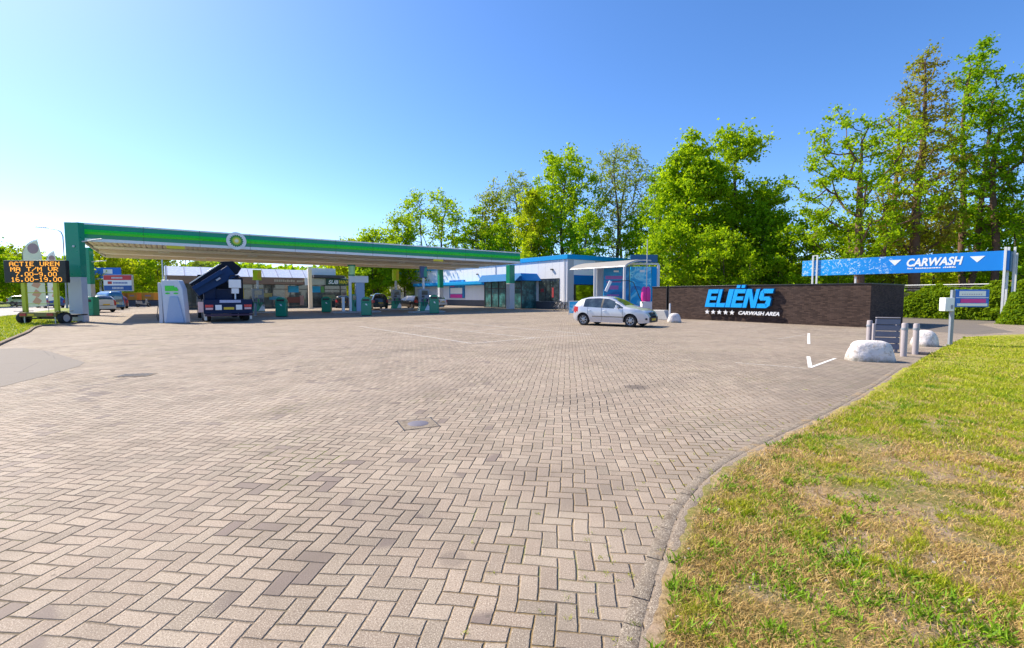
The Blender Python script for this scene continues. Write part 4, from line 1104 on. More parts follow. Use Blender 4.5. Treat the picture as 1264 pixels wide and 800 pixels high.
def make_tree(name, label, u, Y, vtop, wpx, z0, ncl, lpc, leaf, spread, lm, seed, shape='round', stems=1, bark=None, group=None, tr=None, lean=0.0, twigs=3, second=None, vis_trunk=True, hole=0.0, X=None):
    rs = np.random.RandomState(seed); rd = random.Random(seed)
    base = at(u, Y) if X is None else Vector((X, Y, 0))
    h = zat(vtop, Y); cw = wpx / F * Y
    root = thing(name, label, 'tree', base, 0, group)
    tr = tr or h * 0.016 + .03
    prof = {'round': lambda t: max(.05, 1 - (2 * t - .95) ** 2) ** .55, 'cone': lambda t: (1 - t) ** .55 * min(1, .45 + t * 3), 'column': lambda t: min(1, t * 5 + .3) * (1 - t ** 4) ** .6,
            'vase': lambda t: (.35 + .65 * math.sin(min(1, t * 1.25) * math.pi / 2)) * (1 - max(0, t - .7) ** 1.4 * 3.2), 'oval': lambda t: math.sin(math.pi * min(.97, t * .92 + .08)) ** .6}[shape]
    nodes = []; par = []
    def addn(p, pr): nodes.append(np.array(p, dtype=float)); par.append(pr); return len(nodes) - 1
    r0 = addn((0, 0, -.2), -1)
    tops = []
    for s_ in range(stems):
        ang = rd.uniform(0, 6.28) if stems > 1 else 0; last = r0; off = 0 if stems == 1 else cw * .10
        n_ = int(h * .9 / .8)
        ph1, ph2 = rd.uniform(0, 6), rd.uniform(0, 6)
        for i in range(1, n_ + 1):
            z_ = h * (.93 if s_ == 0 else .82) * i / n_
            k_ = min(1, i / 6) * off * (1 + z_ / h)
            last = addn((math.cos(ang) * k_ + .025 * h * math.sin(z_ * .35 + ph1) * (z_ / h) + lean * z_, math.sin(ang) * k_ + .025 * h * math.sin(z_ * .31 + ph2) * (z_ / h), z_), last)
    # cluster centres
    cs = []; tries = 0
    mind = (cw * cw * (h - z0) / ncl) ** (1 / 3) * .52
    while len(cs) < ncl and tries < ncl * 40:
        tries += 1
        t = rd.random(); a = rd.uniform(0, 2 * math.pi)
        R_ = cw / 2 * prof(t) * (0.82 + .36 * vnoise(np.array([a * 1.6 + seed]), np.array([t * 5]), seed)[0])
        rr = R_ * math.sqrt(rd.uniform(.02, 1)) ; z_ = z0 + (h - z0) * t
        p = np.array((rr * math.cos(a) + lean * z_, rr * math.sin(a), z_ + rd.uniform(-.2, .2)))
        if hole > 0 and vnoise(np.array([p[0] * .33 + seed]), np.array([p[2] * .33]), seed + 3)[0] < hole: continue
        if any(((p - q) ** 2).sum() < mind * mind for q in cs): continue
        cs.append(p)
    cs.sort(key=lambda p: math.hypot(p[0], p[1]) + .12 * p[2])
    term = []
    for c in cs:
        A = np.array(nodes); d = A - c
        dist = np.sqrt((d ** 2).sum(1)); pen = dist + 1.3 * np.maximum(0, A[:, 2] - c[2] + .35 * np.hypot(d[:, 0], d[:, 1])) + (A[:, 2] < z0 * .7) * 4 + .3 * np.maximum(0, c[2] - A[:, 2] - 2.5)
        i = int(pen.argmin()); st = nodes[i]; L = np.linalg.norm(c - st); k_ = max(1, int(L / .7)); last = i
        for q in range(1, k_ + 1):
            f = q / k_; p = st * (1 - f) + c * f + np.array((rd.gauss(0, .05), rd.gauss(0, .05), -math.sin(f * math.pi) * L * .10)) * (1 if q < k_ else 0) * min(1, L)
            last = addn(p, last)
        term.append(last)
    # twigs
    tw = []
    for ti in term:
        for _ in range(twigs):
            dvec = np.array((rd.gauss(0, 1), rd.gauss(0, 1), rd.gauss(.5, .8))); dvec /= np.linalg.norm(dvec)
            e = nodes[ti] + dvec * spread * rd.uniform(.7, 1.5); m1 = (nodes[ti] + e) / 2 + np.array((0, 0, .05))
            a_ = addn(m1, ti); tw.append(addn(e, a_))
    W = np.zeros(len(nodes))
    for i in tw + term: W[i] += 1
    for i in range(len(nodes) - 1, 0, -1):
        W[par[i]] += W[i]
    rad = tr * np.sqrt(W / W[0]) ; rad = np.maximum(rad, .014 + 0 * rad)
    A = np.array(nodes)
    # flare at base
    vs_ = []; loops = []; sizes = []; S_ = 6
    ring = np.arange(S_) * 2 * np.pi / S_
    for i in range(1, len(nodes)):
        p0, p1 = A[par[i]], A[i]; d = p1 - p0; L = np.linalg.norm(d)
        if L < 1e-5: continue
        d /= L; up = np.array((0, 0, 1.)) if abs(d[2]) < .9 else np.array((1., 0, 0)); x_ = np.cross(up, d); x_ /= np.linalg.norm(x_); y_ = np.cross(d, x_)
        ra, rb = rad[i] if par[i] != 0 and rad[par[i]] > rad[i] * 1.8 else min(rad[par[i]], rad[i] * 1.25), rad[i]
        if i < 3: ra = rb * 1.35
        s3 = S_ if rad[i] > .05 else 3
        rg = np.arange(s3) * 2 * np.pi / s3
        o_ = len(vs_)
        for p, r_ in ((p0 - d * ra * .3, ra), (p1 + d * rb * .2, rb)):
            for a in rg: vs_.append(p + (x_ * math.cos(a) + y_ * math.sin(a)) * r_)
        for k_ in range(s3): loops += [o_ + k_, o_ + (k_ + 1) % s3, o_ + s3 + (k_ + 1) % s3, o_ + s3 + k_]; sizes.append(4)
    np_mesh('trunk', np.array(vs_), sizes, loops, bark or M_BARK, smooth=True, parent=root)
    ctr = np.array([nodes[i] for i in term + tw]); wgt = np.array([1.0] * len(term) + [.55] * len(tw))
    sel = np.repeat(np.arange(len(ctr)), np.maximum(1, (lpc * wgt / (1 + .55 * twigs) * rs.uniform(.3, 1.8, len(ctr)))).astype(int))
    P = ctr[sel] + rs.normal(size=(len(sel), 3)) * np.array((spread, spread, spread * .7)) * rs.uniform(.15, .62, len(sel))[:, None]
    leaves_mesh('crown', P, leaf, LM[lm], root, rs)
    return root

G1 = 'tall trees behind the carwash banner'; G2 = 'trees behind the white building'; G3 = 'trees behind the wash bay and brick wall'
# right-hand group
make_tree('tree', 'broad open crown of light green tree, leftmost behind the carwash banner', 1060, 42, 130, 128, 4.2, 78, 150, .17, .72, 'lime', 11, 'round', 1, M_BARKR, G1, tr=.38, lean=-.035, hole=.30)
make_tree('tree', 'tallest bronze-topped tree rising above the middle of the carwash banner', 1126, 43, 58, 92, 4.0, 92, 120, .16, .66, 'bronze', 12, 'cone', 1, M_BARKR, G1, tr=.44, twigs=5, hole=.2)
make_tree('tree', 'tall dense twin-stemmed tree above the CARWASH lettering', 1190, 44, 56, 66, 3.5, 84, 170, .17, .62, 'green', 13, 'column', 2, M_BARKR, G1, tr=.38, hole=.22)
make_tree('tree', 'thin airy tree with reddish trunk beside the banner end post', 1223, 42, 112, 70, 6.5, 40, 100, .16, .6, 'green', 14, 'vase', 1, M_BARKR, G1, tr=.28, hole=.3)
make_tree('tree', 'tall green tree cut off by the right edge of the photo', 1282, 40, 38, 84, 3.0, 96, 170, .17, .7, 'green', 15, 'column', 1, M_BARK, G1, tr=.3)
make_tree('tree', 'bare-topped bronze tree filling the gap left of the tallest tree', 1098, 49, 120, 44, 7, 30, 80, .15, .6, 'olive', 16, 'oval', 1, M_BARKR, G1, tr=.26, twigs=5)
# understorey behind banner
for i, (u, Y, vt, w, lm, lab) in enumerate(((960, 50, 268, 84, 'green', 'bushy green tree between the dense tree and the banner'), (1003, 47, 262, 78, 'lime', 'bright lime young tree behind the left end of the banner'), (1040, 50, 272, 80, 'lime', 'low lime tree at the foot of the broad open crown'), (1096, 49, 262, 84, 'olive', 'low olive tree behind the white arrow left of the lettering'),
                                      (1150, 50, 250, 84, 'yellow', 'yellowish undergrowth tree below the tallest trunk'), (1192, 50, 258, 70, 'green', 'low green tree under the twin-stemmed tree'), (1238, 48, 268, 84, 'green', 'low green tree behind the banner end posts'), (1290, 46, 240, 84, 'lime', 'lime-green tree low at the right edge of the photo'))):
    make_tree('young_tree', lab, u, Y, vt, w, .8, 46, 150, .19, .75, lm, 40 + i, 'oval', 1, M_BARK, 'undergrowth trees behind the carwash banner', tr=.14)
# middle group
make_tree('tree', 'large dense bright green tree, left half of the big crown behind the brick wall', 850, 55, 172, 88, 2.0, 120, 240, .24, .95, 'lime', 21, 'round', 1, M_BARK, G3, tr=.42, hole=.24)
make_tree('tree', 'large dense tree with the highest pointed top behind the brick lettering', 905, 57, 160, 92, 1.6, 130, 240, .24, .95, 'lime', 22, 'oval', 1, M_BARK, G3, tr=.42, hole=.22)
make_tree('tree', 'small green crown just left of the big dense tree', 808, 60, 208, 40, 4.5, 44, 110, .20, .65, 'green', 23, 'oval', 1, M_BARK, G3, tr=.2)
make_tree('young_tree', 'bushy lime tree directly above the joint in the brick wall', 826, 50, 276, 70, .6, 50, 170, .2, .8, 'lime', 24, 'round', 1, M_BARK, 'low trees above the brick wall', tr=.14)
make_tree('young_tree', 'round lime tree directly above the blue wall letters', 893, 48, 285, 90, .6, 60, 170, .2, .8, 'lime', 25, 'round', 1, M_BARK, 'low trees above the brick wall', tr=.14)
make_tree('young_tree', 'low green tree between the blue wall letters and the banner', 938, 52, 250, 70, .6, 56, 170, .2, .8, 'green', 26, 'round', 1, M_BARK, 'low trees above the brick wall', tr=.14)
make_tree('tree', 'tall thin grey-green tree with forked bare trunk behind the wash hall', 765, 72, 184, 78, 7, 100, 75, .21, .9, 'grey', 27, 'vase', 2, M_BARK, G2, tr=.34, twigs=6)
make_tree('tree', 'tall rounded yellow-green tree, highest behind the white building', 694, 70, 190, 108, 3, 150, 170, .24, .95, 'lime', 28, 'oval', 1, M_BARK, G2, tr=.4, hole=.2)
make_tree('tree', 'narrow bright yellow tree between the two crowns behind the white building', 656, 66, 240, 42, 2, 70, 200, .22, .75, 'yellow', 29, 'column', 1, M_BARK, G2, tr=.2)
make_tree('tree', 'twiggy bronze-green tree with bare top left of the yellow tree', 607, 78, 228, 72, 4, 110, 110, .22, .9, 'olive', 30, 'cone', 2, M_BARK, G2, tr=.34, twigs=6)
make_tree('tree', 'thin-crowned tree partly hidden behind the yellow tree', 638, 84, 214, 60, 5, 70, 90, .22, .85, 'grey', 33, 'oval', 1, M_BARK, G2, tr=.3, twigs=6)
make_tree('tree', 'open wide-crowned tree above the middle of the green canopy', 532, 80, 238, 98, 4, 110, 120, .25, .95, 'lime', 31, 'round', 2, M_BARK, G2, tr=.34, twigs=5, hole=.22)
make_tree('tree', 'small green treetop just showing above the canopy fascia', 464, 84, 284, 52, 3, 70, 150, .26, .95, 'lime', 32, 'round', 1, M_BARK, G2, tr=.3)
make_tree('young_tree', 'yellow-green low tree above the right end of the white building', 722, 62, 262, 46, 2, 40, 120, .2, .8, 'lime', 34, 'round', 1, M_BARK, G2, tr=.16)
for i, (u, Y, vt, w, lm, lab) in enumerate(((590, 74, 262, 50, 'green', 'leafy green tree low between the open crown and the bronze-green tree'), (622, 72, 268, 46, 'lime', 'low lime tree left of the yellow tree over the roof edge'), (790, 66, 262, 44, 'green', 'low green tree between the wash bay and the dense trees'), (500, 82, 268, 40, 'lime', 'small lime tree left of the open wide crown above the canopy'))):
    make_tree('young_tree', lab, u, Y, vt, w, 2, 44, 150, .24, .85, lm, 80 + i, 'round', 1, M_BARK, 'low trees over the building roofs', tr=.16)
# under the canopy
for i, (u, Y, vt, w, lm, lab) in enumerate(((436, 78, 300, 46, 'yellow', 'yellow-green tree seen under the canopy right of the sandwich shop'), (462, 76, 306, 46, 'green', 'green tree seen under the canopy above the dark pickup'), (482, 90, 300, 46, 'lime', 'lime tree seen under the canopy beside the white building end'),
                                      (128, 66, 306, 60, 'yellow', 'yellow-green tree behind the blue roadside sign'), (163, 74, 302, 62, 'lime', 'lime tree behind the red white and blue sign'), (192, 82, 306, 52, 'yellow', 'pale yellow-green tree behind the orange containers'), (232, 95, 310, 60, 'grey', 'thin tree seen over the crane truck'),
                                      (-14, 62, 300, 66, 'green', 'large green tree at the far left edge of the photo'), (22, 72, 312, 48, 'yellow', 'yellow-green tree left of the text board'), (52, 84, 328, 56, 'lime', 'roadside tree behind the text board'), (86, 80, 326, 50, 'green', 'green roadside tree behind the street lamp'), (-62, 58, 290, 80, 'lime', 'lime tree beyond the left edge of the road'))):
    make_tree('roadside_tree', lab, u, Y, vt, w, 1.5, 44, 130, .28, 1.0, lm, 60 + i, 'round', 1, M_BARK, 'trees seen beneath and left of the canopy', tr=.2)
# distant tree line
rs = np.random.RandomState(99)
th = rs.uniform(-1.25, 1.25, 60000); Rr = rs.uniform(118, 150, 60000)
hz = (6.5 + 4.0 * fnoise(th * 14, th * 0, 8))
P = np.stack([np.sin(th) * Rr, np.cos(th) * Rr, hz * rs.rand(60000) ** .7], 1)
leaves_mesh('far_treeline', P, .95, LM['green'], None, rs, label='distant belt of trees along the horizon', category='tree line', kind='stuff')

# ---- ivy hedge on a mesh fence ---------------------------------------------
hA = g(1096, 391.5); hB = g(1262, 397.6)
dh = (hB - hA).normalized(); Lh = (hB - hA).length + 3.0; ah = math.atan2(dh.y, dh.x)
hz_ = zat(352.5, hA.y)
fen = thing('mesh_fence', 'wire fence with top rail overgrown by the ivy hedge', 'fence', hA + Vector((-dh.y, dh.x, 0)) * .75, ah)
mb = MB(); mb.cyl((-3, 0, hz_), (Lh, 0, hz_ + .02), .035, seg=8); mb.build('top_rail', M_STEELW, fen)
for x in np.arange(-2.5, Lh, 2.6):
    mb = MB(); mb.cyl((x, 0, 0), (x, 0, hz_ + .03), .03, seg=8); mb.build('post', M_STEEL, fen)
mb = MB()
for z_ in np.arange(.15, hz_, .2): mb.cyl((-3, 0, z_), (Lh, 0, z_), .006, seg=4, cap=False)
mb.build('wire_mesh', M_STEEL, fen, smooth=0)
hed = thing('hedge', 'ivy-covered green hedge behind the payment post', 'hedge', hA, ah)
rs = np.random.RandomState(5); N_ = 52000
x = rs.uniform(-4, Lh, N_); f = fnoise(x * .8, x * 0 + 3, 4)
top = (hz_ - .18) + (f - .5) * .9 + np.where(x > Lh * .52, .22, 0) + .25 * np.exp(-((x - Lh * .62) / .9) ** 2)
top = np.where(x < .9, top - .9 * np.clip((.9 - x), 0, 1), top)
zz = rs.rand(N_) ** .8 * top
yy = .1 + .55 * fnoise(x * 1.6, zz * 1.9, 12) - .35 * (zz / top) ** 3 * -1 + rs.normal(size=N_) * .07
P = np.stack([x, yy, zz], 1)
leaves_mesh('foliage', P, .105, LM['ivy'], hed, rs, flat=.4)
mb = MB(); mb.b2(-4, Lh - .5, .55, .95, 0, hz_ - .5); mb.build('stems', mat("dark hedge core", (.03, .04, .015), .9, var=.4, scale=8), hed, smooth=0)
# dark bush at the right edge
bp = g(1262, 400.5)
bush = thing('shrub', 'dark reddish-green shrub around the banner end posts', 'shrub', bp)
N_ = 9000; a = rs.rand(N_) * 6.28; r_ = rs.rand(N_) ** .45; z_ = rs.rand(N_)
P = np.stack([np.cos(a) * r_ * 1.0 * (1.1 - .6 * z_), np.sin(a) * r_ * .9 * (1.1 - .6 * z_), z_ * 1.75], 1)
leaves_mesh('foliage', P, .10, LM['ivy'], bush, rs)
mb = MB()
for k_ in range(9):
    a_ = k_ * .7; mb.cyl((0.05 * math.cos(a_), .05 * math.sin(a_), 0), (.5 * math.cos(a_), .5 * math.sin(a_), 1.4), .02, .006, 5)
mb.build('stems', M_BARKR, bush)
# red-roofed shed behind the hedge
rp = at(1237, 38)
sh = thing('shed', 'small shed with orange tiled roof showing over the hedge', 'shed', rp, A_E2)
mb = MB(); mb.b2(-1.2, 1.2, -1, 1, 0, 2.15); mb.build('wall', mat("shed wall", (.4, .33, .27), .8), sh)
mb = MB(); mb.add([(-1.4, -1.2, 2.12), (1.4, -1.2, 2.12), (1.4, 1.2, 2.12), (-1.4, 1.2, 2.12), (-.5, 0, 2.75), (.5, 0, 2.75)], [(0, 1, 5, 4), (1, 2, 5), (2, 3, 4, 5), (3, 0, 4), (3, 2, 1, 0)]); mb.build('roof', mat("orange roof tiles", (.52, .20, .11), .7, var=.15, scale=8), sh, smooth=0)
# ================================================================ VEHICLES
M_TYRE = mat("tyre rubber", (0.018, 0.018, 0.02), .85, var=.2)
M_RIM = mat("alloy rim", (0.42, 0.42, 0.44), .35, metal=.7, var=.05)
M_LAMP = mat("clear headlight", (.55, .60, .68), .08, var=.2, coat=1)
M_PLAST = mat("black plastic", (0.02, 0.02, 0.022), .5)
M_PLATE = mat("yellow number plate", (.75, .50, .03), .5)
M_MIRGL = mat("chrome", (.7, .7, .72), .1, metal=1)
def paint(name, col, metal=.25):
    m_, n, b = new_mat(name)
    b.inputs['Base Color'].default_value = tuple(col) + (1,)
    b.inputs['Metallic'].default_value = metal; b.inputs['Roughness'].default_value = .32
    b.inputs['Coat Weight'].default_value = 1; b.inputs['Coat Roughness'].default_value = .03
    tc = n.n("ShaderNodeTexCoord").outputs['Object']
    n.put(b.inputs['Base Color'], n.mix(n.noise(tc, 2, 4), tuple(c * .93 for c in col), tuple(min(1, c * 1.04) for c in col)))
    return m_
def wheel(par, x, y, r, w, side, spokes=7, rim=None):
    """wheel with axle along Y; side = +1 when the outer face looks to +Y"""
    s = side
    t = MB(); t.lathe([(r * .66, -w / 2), (r * .9, -w / 2), (r * .985, -w * .38), (r, -w * .2), (r, w * .2), (r * .985, w * .38), (r * .9, w / 2), (r * .66, w / 2), (r * .64, w * .3), (r * .64, -w * .3), (r * .66, -w / 2)], (0, 0, 0), 'Y', 28)
    wo_ = t.build('wheel', M_TYRE, par, smooth=40); wo_.location = (x, y, r)
    mb = MB()
    mb.lathe([(r * .645, w * .48 * s), (r * .60, w * .47 * s), (r * .58, w * .25 * s), (r * .58, -w * .2 * s)], (0, 0, 0), 'Y', 28)
    mb.lathe([(0, w * .40 * s), (r * .14, w * .40 * s), (r * .17, w * .32 * s), (r * .17, w * .1 * s)], (0, 0, 0), 'Y', 14)
    for k in range(spokes):
        a = 2 * math.pi * k / spokes
        u1 = Vector((math.cos(a), 0, math.sin(a))); u2 = Vector((-math.sin(a), 0, math.cos(a)))
        p = [u1 * r * .12 - u2 * r * .09, u1 * r * .60 - u2 * r * .055, u1 * r * .60 + u2 * r * .055, u1 * r * .12 + u2 * r * .09]
        f_ = [(q.x, w * .42 * s, q.z) for q in p[:1]] + [(p[1].x, w * .36 * s, p[1].z), (p[2].x, w * .36 * s, p[2].z), (p[3].x, w * .42 * s, p[3].z)]
        b_ = [(q[0], w * .28 * s, q[2]) for q in f_]
        mb.add(f_ + b_, [(0, 1, 2, 3), (7, 6, 5, 4), (0, 4, 5, 1), (1, 5, 6, 2), (2, 6, 7, 3), (3, 7, 4, 0)])
    mb.build('rim', rim or M_RIM, wo_, smooth=30)
    mb = MB(); mb.lathe([(0, w * .02 * s), (r * .6, w * .02 * s)], (0, 0, 0), 'Y', 20); mb.build('brake_disc', M_BLACK, wo_)
    return wo_

def car(name, label, pos, rz, col, L=4.28, W=1.81, top=None, belt=None, axle=(.80, 3.41), r=.315, glass=((.74, 3.02), 1.85), hood=3.08, ws=(2.28, 3.06), rw=(.10, .46), category='car', group=None, metal=.2, strip=False, box=False, plates='yellow', metalname=None):
    root = thing(name, label, category, pos, rz, group)
    P = paint(name + " paint " + label[:12], col, metal)
    top = top or [(0, .62), (.03, .90), (.10, 1.04), (.26, 1.16), (.55, 1.37), (.95, 1.46), (1.6, 1.495), (2.15, 1.46), (2.55, 1.31), (3.05, 1.035), (3.35, .965), (3.75, .90), (4.02, .81), (4.18, .68), (4.28, .50)]
    belt = belt or [(0, .99), (.5, .99), (2.0, .93), (3.1, .885), (4.28, .80)]
    N = 130; xs = np.linspace(0, L, N)
    tz = np.interp(xs, *zip(*top)); 
    for _ in range(3 if not box else 1): tz[1:-1] = (tz[:-2] + 2 * tz[1:-1] + tz[2:]) / 4
    bz = np.minimum(np.interp(xs, *zip(*belt)), tz - .02)
    lo = np.full(N, .20) + .12 * np.clip(1 - xs / .35, 0, 1) + .04 * np.clip((xs - L + .3) / .3, 0, 1)
    ra = r + .055
    for xa_ in axle:
        d = np.abs(xs - xa_); lo = np.where(d < ra, np.maximum(lo, r + np.sqrt(np.maximum(0, ra * ra - d * d))), lo)
    hw = W / 2
    def width(x, z, b_):
        wp = hw * (1 - .17 * max(0, 1 - x / .55) ** 2 - .34 * max(0, (x - (L - .95)) / .95) ** 2.2)
        k = 1 - .035 * ((z - .62) / .4) ** 2
        if z > b_: k -= (.19 if not box else .07) * ((z - b_) / .5) ** 1.15
        if z < .32: k -= .02
        # swollen arches
        for xa_ in axle:
            k += .018 * math.exp(-((x - xa_) / .42) ** 2) * (1 if z < .8 else max(0, 1 - (z - .8) * 5))
        return wp * k
    nl, nu, nt_ = 9, 8, 12
    rows = []
    side_pts = np.zeros((N, nl + nu + 1, 3))
    for i in range(N):
        x = xs[i]
        for j in range(nl + nu + 1):
            if j <= nl: z = lo[i] + (bz[i] - lo[i]) * j / nl
            else: z = bz[i] + (tz[i] - bz[i]) * (j - nl) / nu
            y = width(x, z, bz[i])
            if j == nl + nu: y -= .03
            side_pts[i, j] = (x, y, z)
    parts = {}
    def addf(key, pts):
        parts.setdefault(key, MB()).add(pts, [tuple(range(len(pts)))])
    gx0, gx1 = glass[0]
    for i in range(N - 1):
        xc = (xs[i] + xs[i + 1]) / 2
        for j in range(nl + nu):
            q = [side_pts[i, j], side_pts[i + 1, j], side_pts[i + 1, j + 1], side_pts[i, j + 1]]
            zc = sum(p[2] for p in q) / 4; b_ = (bz[i] + bz[i + 1]) / 2; t_ = (tz[i] + tz[i + 1]) / 2
            key = 'body'
            if zc > b_ + .025 and zc < t_ - .075 and gx0 < xc < gx1 and t_ - b_ > .12:
                pil = glass[1] if isinstance(glass[1], (list, tuple)) else [glass[1]]
                if all(abs(xc - p_) > .05 for p_ in pil): key = 'side_window'
                else: key = 'pillar'
            elif not box and zc > .27 and .93 < xc < pilx(glass) and zc < b_ + .02 and abs(xc - axle[0]) > ra: key = 'rear_door'
            elif not box and zc > .27 and pilx(glass) <= xc < hood - .08 and zc < b_ + .02: key = 'front_door'
            elif xc < .34 and .70 < zc < 1.0: key = 'taillight'
            elif L - .62 < xc < L - .14 and zc > t_ - .17 and zc > .55: key = 'headlight'
            for s in (1, -1):
                pts = [(p[0], p[1] * s, p[2]) for p in q]
                if s < 0: pts = pts[::-1]
                addf((key, s) if key != 'body' else ('body', 0), pts)
    # top strip
    for i in range(N - 1):
        for k in range(nt_):
            f0, f1 = -1 + 2 * k / nt_, -1 + 2 * (k + 1) / nt_
            pts = []
            for ii, f in ((i, f0), (i + 1, f0), (i + 1, f1), (i, f1)):
                w_ = side_pts[ii, -1, 1]; cr = .045 * (1 - f * f) * (1 if w_ > .3 else .5)
                pts.append((xs[ii], w_ * f, tz[ii] + cr))
            xc = (xs[i] + xs[i + 1]) / 2; fc = (f0 + f1) / 2; t_ = (tz[i] + tz[i + 1]) / 2
            key = 'body'
            if ws[0] < xc < ws[1] and abs(fc) < .9: key = 'windscreen'
            elif rw[0] < xc < rw[1] and abs(fc) < .82: key = 'rear_window'
            elif ws[1] + .04 < xc < L - .35 and not box: key = 'bonnet'
            elif xc > L - .35 and xc < L - .06 and abs(fc) > .62: key = 'headlight'
            elif xc > L - .12 and abs(fc) < .6: key = 'grille'
            elif xc < rw[0] - .02 and abs(fc) > .78 and t_ > .7: key = 'taillight'
            addf((key, 1 if fc > 0 else -1) if key in ('headlight', 'taillight') else (key, 0), pts)
    # end caps
    for i, s in ((0, -1), (N - 1, 1)):
        for j in range(nl + nu):
            a_, b_ = side_pts[i, j], side_pts[i, j + 1]
            pts = [(a_[0], -a_[1], a_[2]), (a_[0], a_[1], a_[2]), (b_[0], b_[1], b_[2]), (b_[0], -b_[1], b_[2])]
            addf(('grille' if s > 0 and not box else 'body', 0), pts)
    mm = {'body': P, 'rear_door': P, 'front_door': P, 'bonnet': P, 'pillar': M_PLAST, 'side_window': M_CARGL, 'windscreen': M_CARGL, 'rear_window': M_CARGL, 'headlight': M_LAMP, 'taillight': M_RED, 'grille': M_PLAST}
    for (key, s), mb in parts.items():
        import bmesh
        o = mb.build(key if key not in ('rear_door', 'front_door') else 'door', mm[key], root, smooth=0)
        bm = bmesh.new(); bm.from_mesh(o.data); bmesh.ops.remove_doubles(bm, verts=bm.verts, dist=.0008)
        bm.to_mesh(o.data); bm.free()
        o.data.polygons.foreach_set('use_smooth', [True] * len(o.data.polygons)); o.data.set_sharp_from_angle(angle=R(40))
        if key in ('rear_door', 'front_door'):
            xh = 1.02 if key == 'rear_door' else pilx(glass) + .16
            h_ = MB(); yy = width(xh, .80, 1) * s
            h_.box((xh + .02, yy + .015 * s, .80), (.18, .035, .03)); h_.build('handle', P, o, bevel=.008)
    # floor pan and dark wheel housings
    mb = MB(); mb.b2(.15, L - .2, -hw * .72, hw * .72, .22, .60); mb.b2(axle[0] - .5, axle[0] + .5, -hw * .7, hw * .7, .3, .78); mb.b2(axle[1] - .5, axle[1] + .45, -hw * .7, hw * .7, .3, .72)
    mb.build('floor_pan', M_BLACK, root, smooth=0)
    for s in (1, -1):
        # shut lines
        mb = MB()
        if not box:
            for xl in (.935, pilx(glass), hood - .06):
                pth = [(xl + (.10 * max(0, 1 - (z - .3) / .25) if xl < 1 else 0), (width(xl, z, 5) + .0035) * s, z) for z in np.linspace(.29 if xl > 1 else .62, np.interp(xl, *zip(*belt)), 8)]
                mb.tube(pth, .006, 4)
            mb.build('shut_line', M_BLACK, root)
        for xa_ in axle: wheel(root, xa_, s * (hw - .13), r, .205, s)
        mb = MB(); xm = ws[1] - .30; ym = width(xm, .95, 1) * s
        mb.box((xm, ym + .12 * s, 1.00), (.12, .20, .14), taper=.8); mb.cyl((xm, ym - .02 * s, .94), (xm, ym + .08 * s, .98), .025, seg=6); mb.build('mirror', P, root, bevel=.03)
        if strip:
            mb = MB(); xa_, xb_ = 1.2, 2.98
            pth = [(x_, (width(x_, .5, 5) + .008) * s, .50) for x_ in np.linspace(xa_, xb_, 8)]
            mb.tube(pth, .026, 6); mb.build('rub_strip', M_PLAST, root)
    mb = MB(); mb.b2(L + .0, L + .02, -.26, .26, .33, .44); mb.build('number_plate', M_PLATE, root)
    mb = MB(); mb.b2(-.02, 0.0, -.26, .26, .66, .77); mb.build('number_plate', M_PLATE, root)
    if strip:
        mb = MB(); mb.lathe([(0, 0), (.055, 0), (.05, .02), (0, .025)], (L - .10, 0, .74), 'X', 16); mb.build('badge', M_MIRGL, root)
        for s in (1, -1):
            mb = MB(); mb.box((L - .14, .60 * s, .42), (.10, .30, .09), rz=-.35 * s); mb.build('fog_light_recess', M_PLAST, root, bevel=.02)
    return root
def pilx(glass):
    p = glass[1]
    return p if not isinstance(p, (list, tuple)) else p[-1]

# near silver hatchback: rear wheel and front wheel on their ground points, right side facing us
pr = g(721.7, 401.6); pf = g(775.8, 404.0)
hd = (pf - pr).normalized(); ah_ = math.atan2(hd.y, hd.x)
off = Vector((-hd.y, hd.x, 0)) * (1.81 / 2 - .05)      # centreline lies beyond the near wheels
mid = (pf + pr) / 2 + off
org = mid - hd * ((.66 + 3.27) / 2)
car('parked_car', 'white-silver five-door hatchback parked in front of the blue wash bay', org, ah_, (.56, .57, .61), strip=True, metal=.35, L=4.14, axle=(.66, 3.27), glass=((.66, 2.88), 1.72), hood=2.94, ws=(2.14, 2.92), rw=(.08, .40),
    top=[(0, .62), (.03, .90), (.08, 1.02), (.18, 1.14), (.42, 1.37), (.80, 1.47), (1.46, 1.505), (2.01, 1.47), (2.41, 1.32), (2.91, 1.045), (3.21, .97), (3.61, .90), (3.88, .81), (4.04, .68), (4.14, .50)])
# cars under and beside the canopy
def place_car(u, v, Y, rz, **kw):
    p = at(u, Y); L = kw.get('L', 4.28)
    c = Vector((math.cos(rz), math.sin(rz), 0)) * L / 2
    return p - c
ESTATE = dict(top=[(0, .65), (.03, 1.0), (.1, 1.2), (.3, 1.42), (.7, 1.48), (2.1, 1.47), (2.65, 1.25), (3.1, 1.02), (3.9, .88), (4.25, .72), (4.4, .5)], L=4.4, axle=(.85, 3.5), glass=((.35, 3.05), 1.9), rw=(.06, .3))
car('parked_car', 'silver-white hatchback in the shade in front of the blue and pink poster', place_car(561, 0, 58, A_E2 + .2), A_E2 + .35 + math.pi, (.60, .64, .70), group='cars by the pumps')
car('parked_car', 'black car partly hidden behind the pump with the dark top sign', place_car(508, 0, 56, 2.4), 2.45, (.012, .014, .018), group='cars by the pumps', **ESTATE)
SUV = dict(top=[(0, .75), (.03, 1.15), (.12, 1.4), (.35, 1.66), (.8, 1.74), (2.2, 1.70), (2.8, 1.42), (3.15, 1.18), (4.1, 1.05), (4.4, .9), (4.5, .6)], L=4.5, W=1.88, belt=[(0, 1.12), (4.5, 1.0)], axle=(.88, 3.6), r=.36, glass=((.4, 3.1), 1.95), rw=(.06, .36), hood=3.2, ws=(2.35, 3.14))
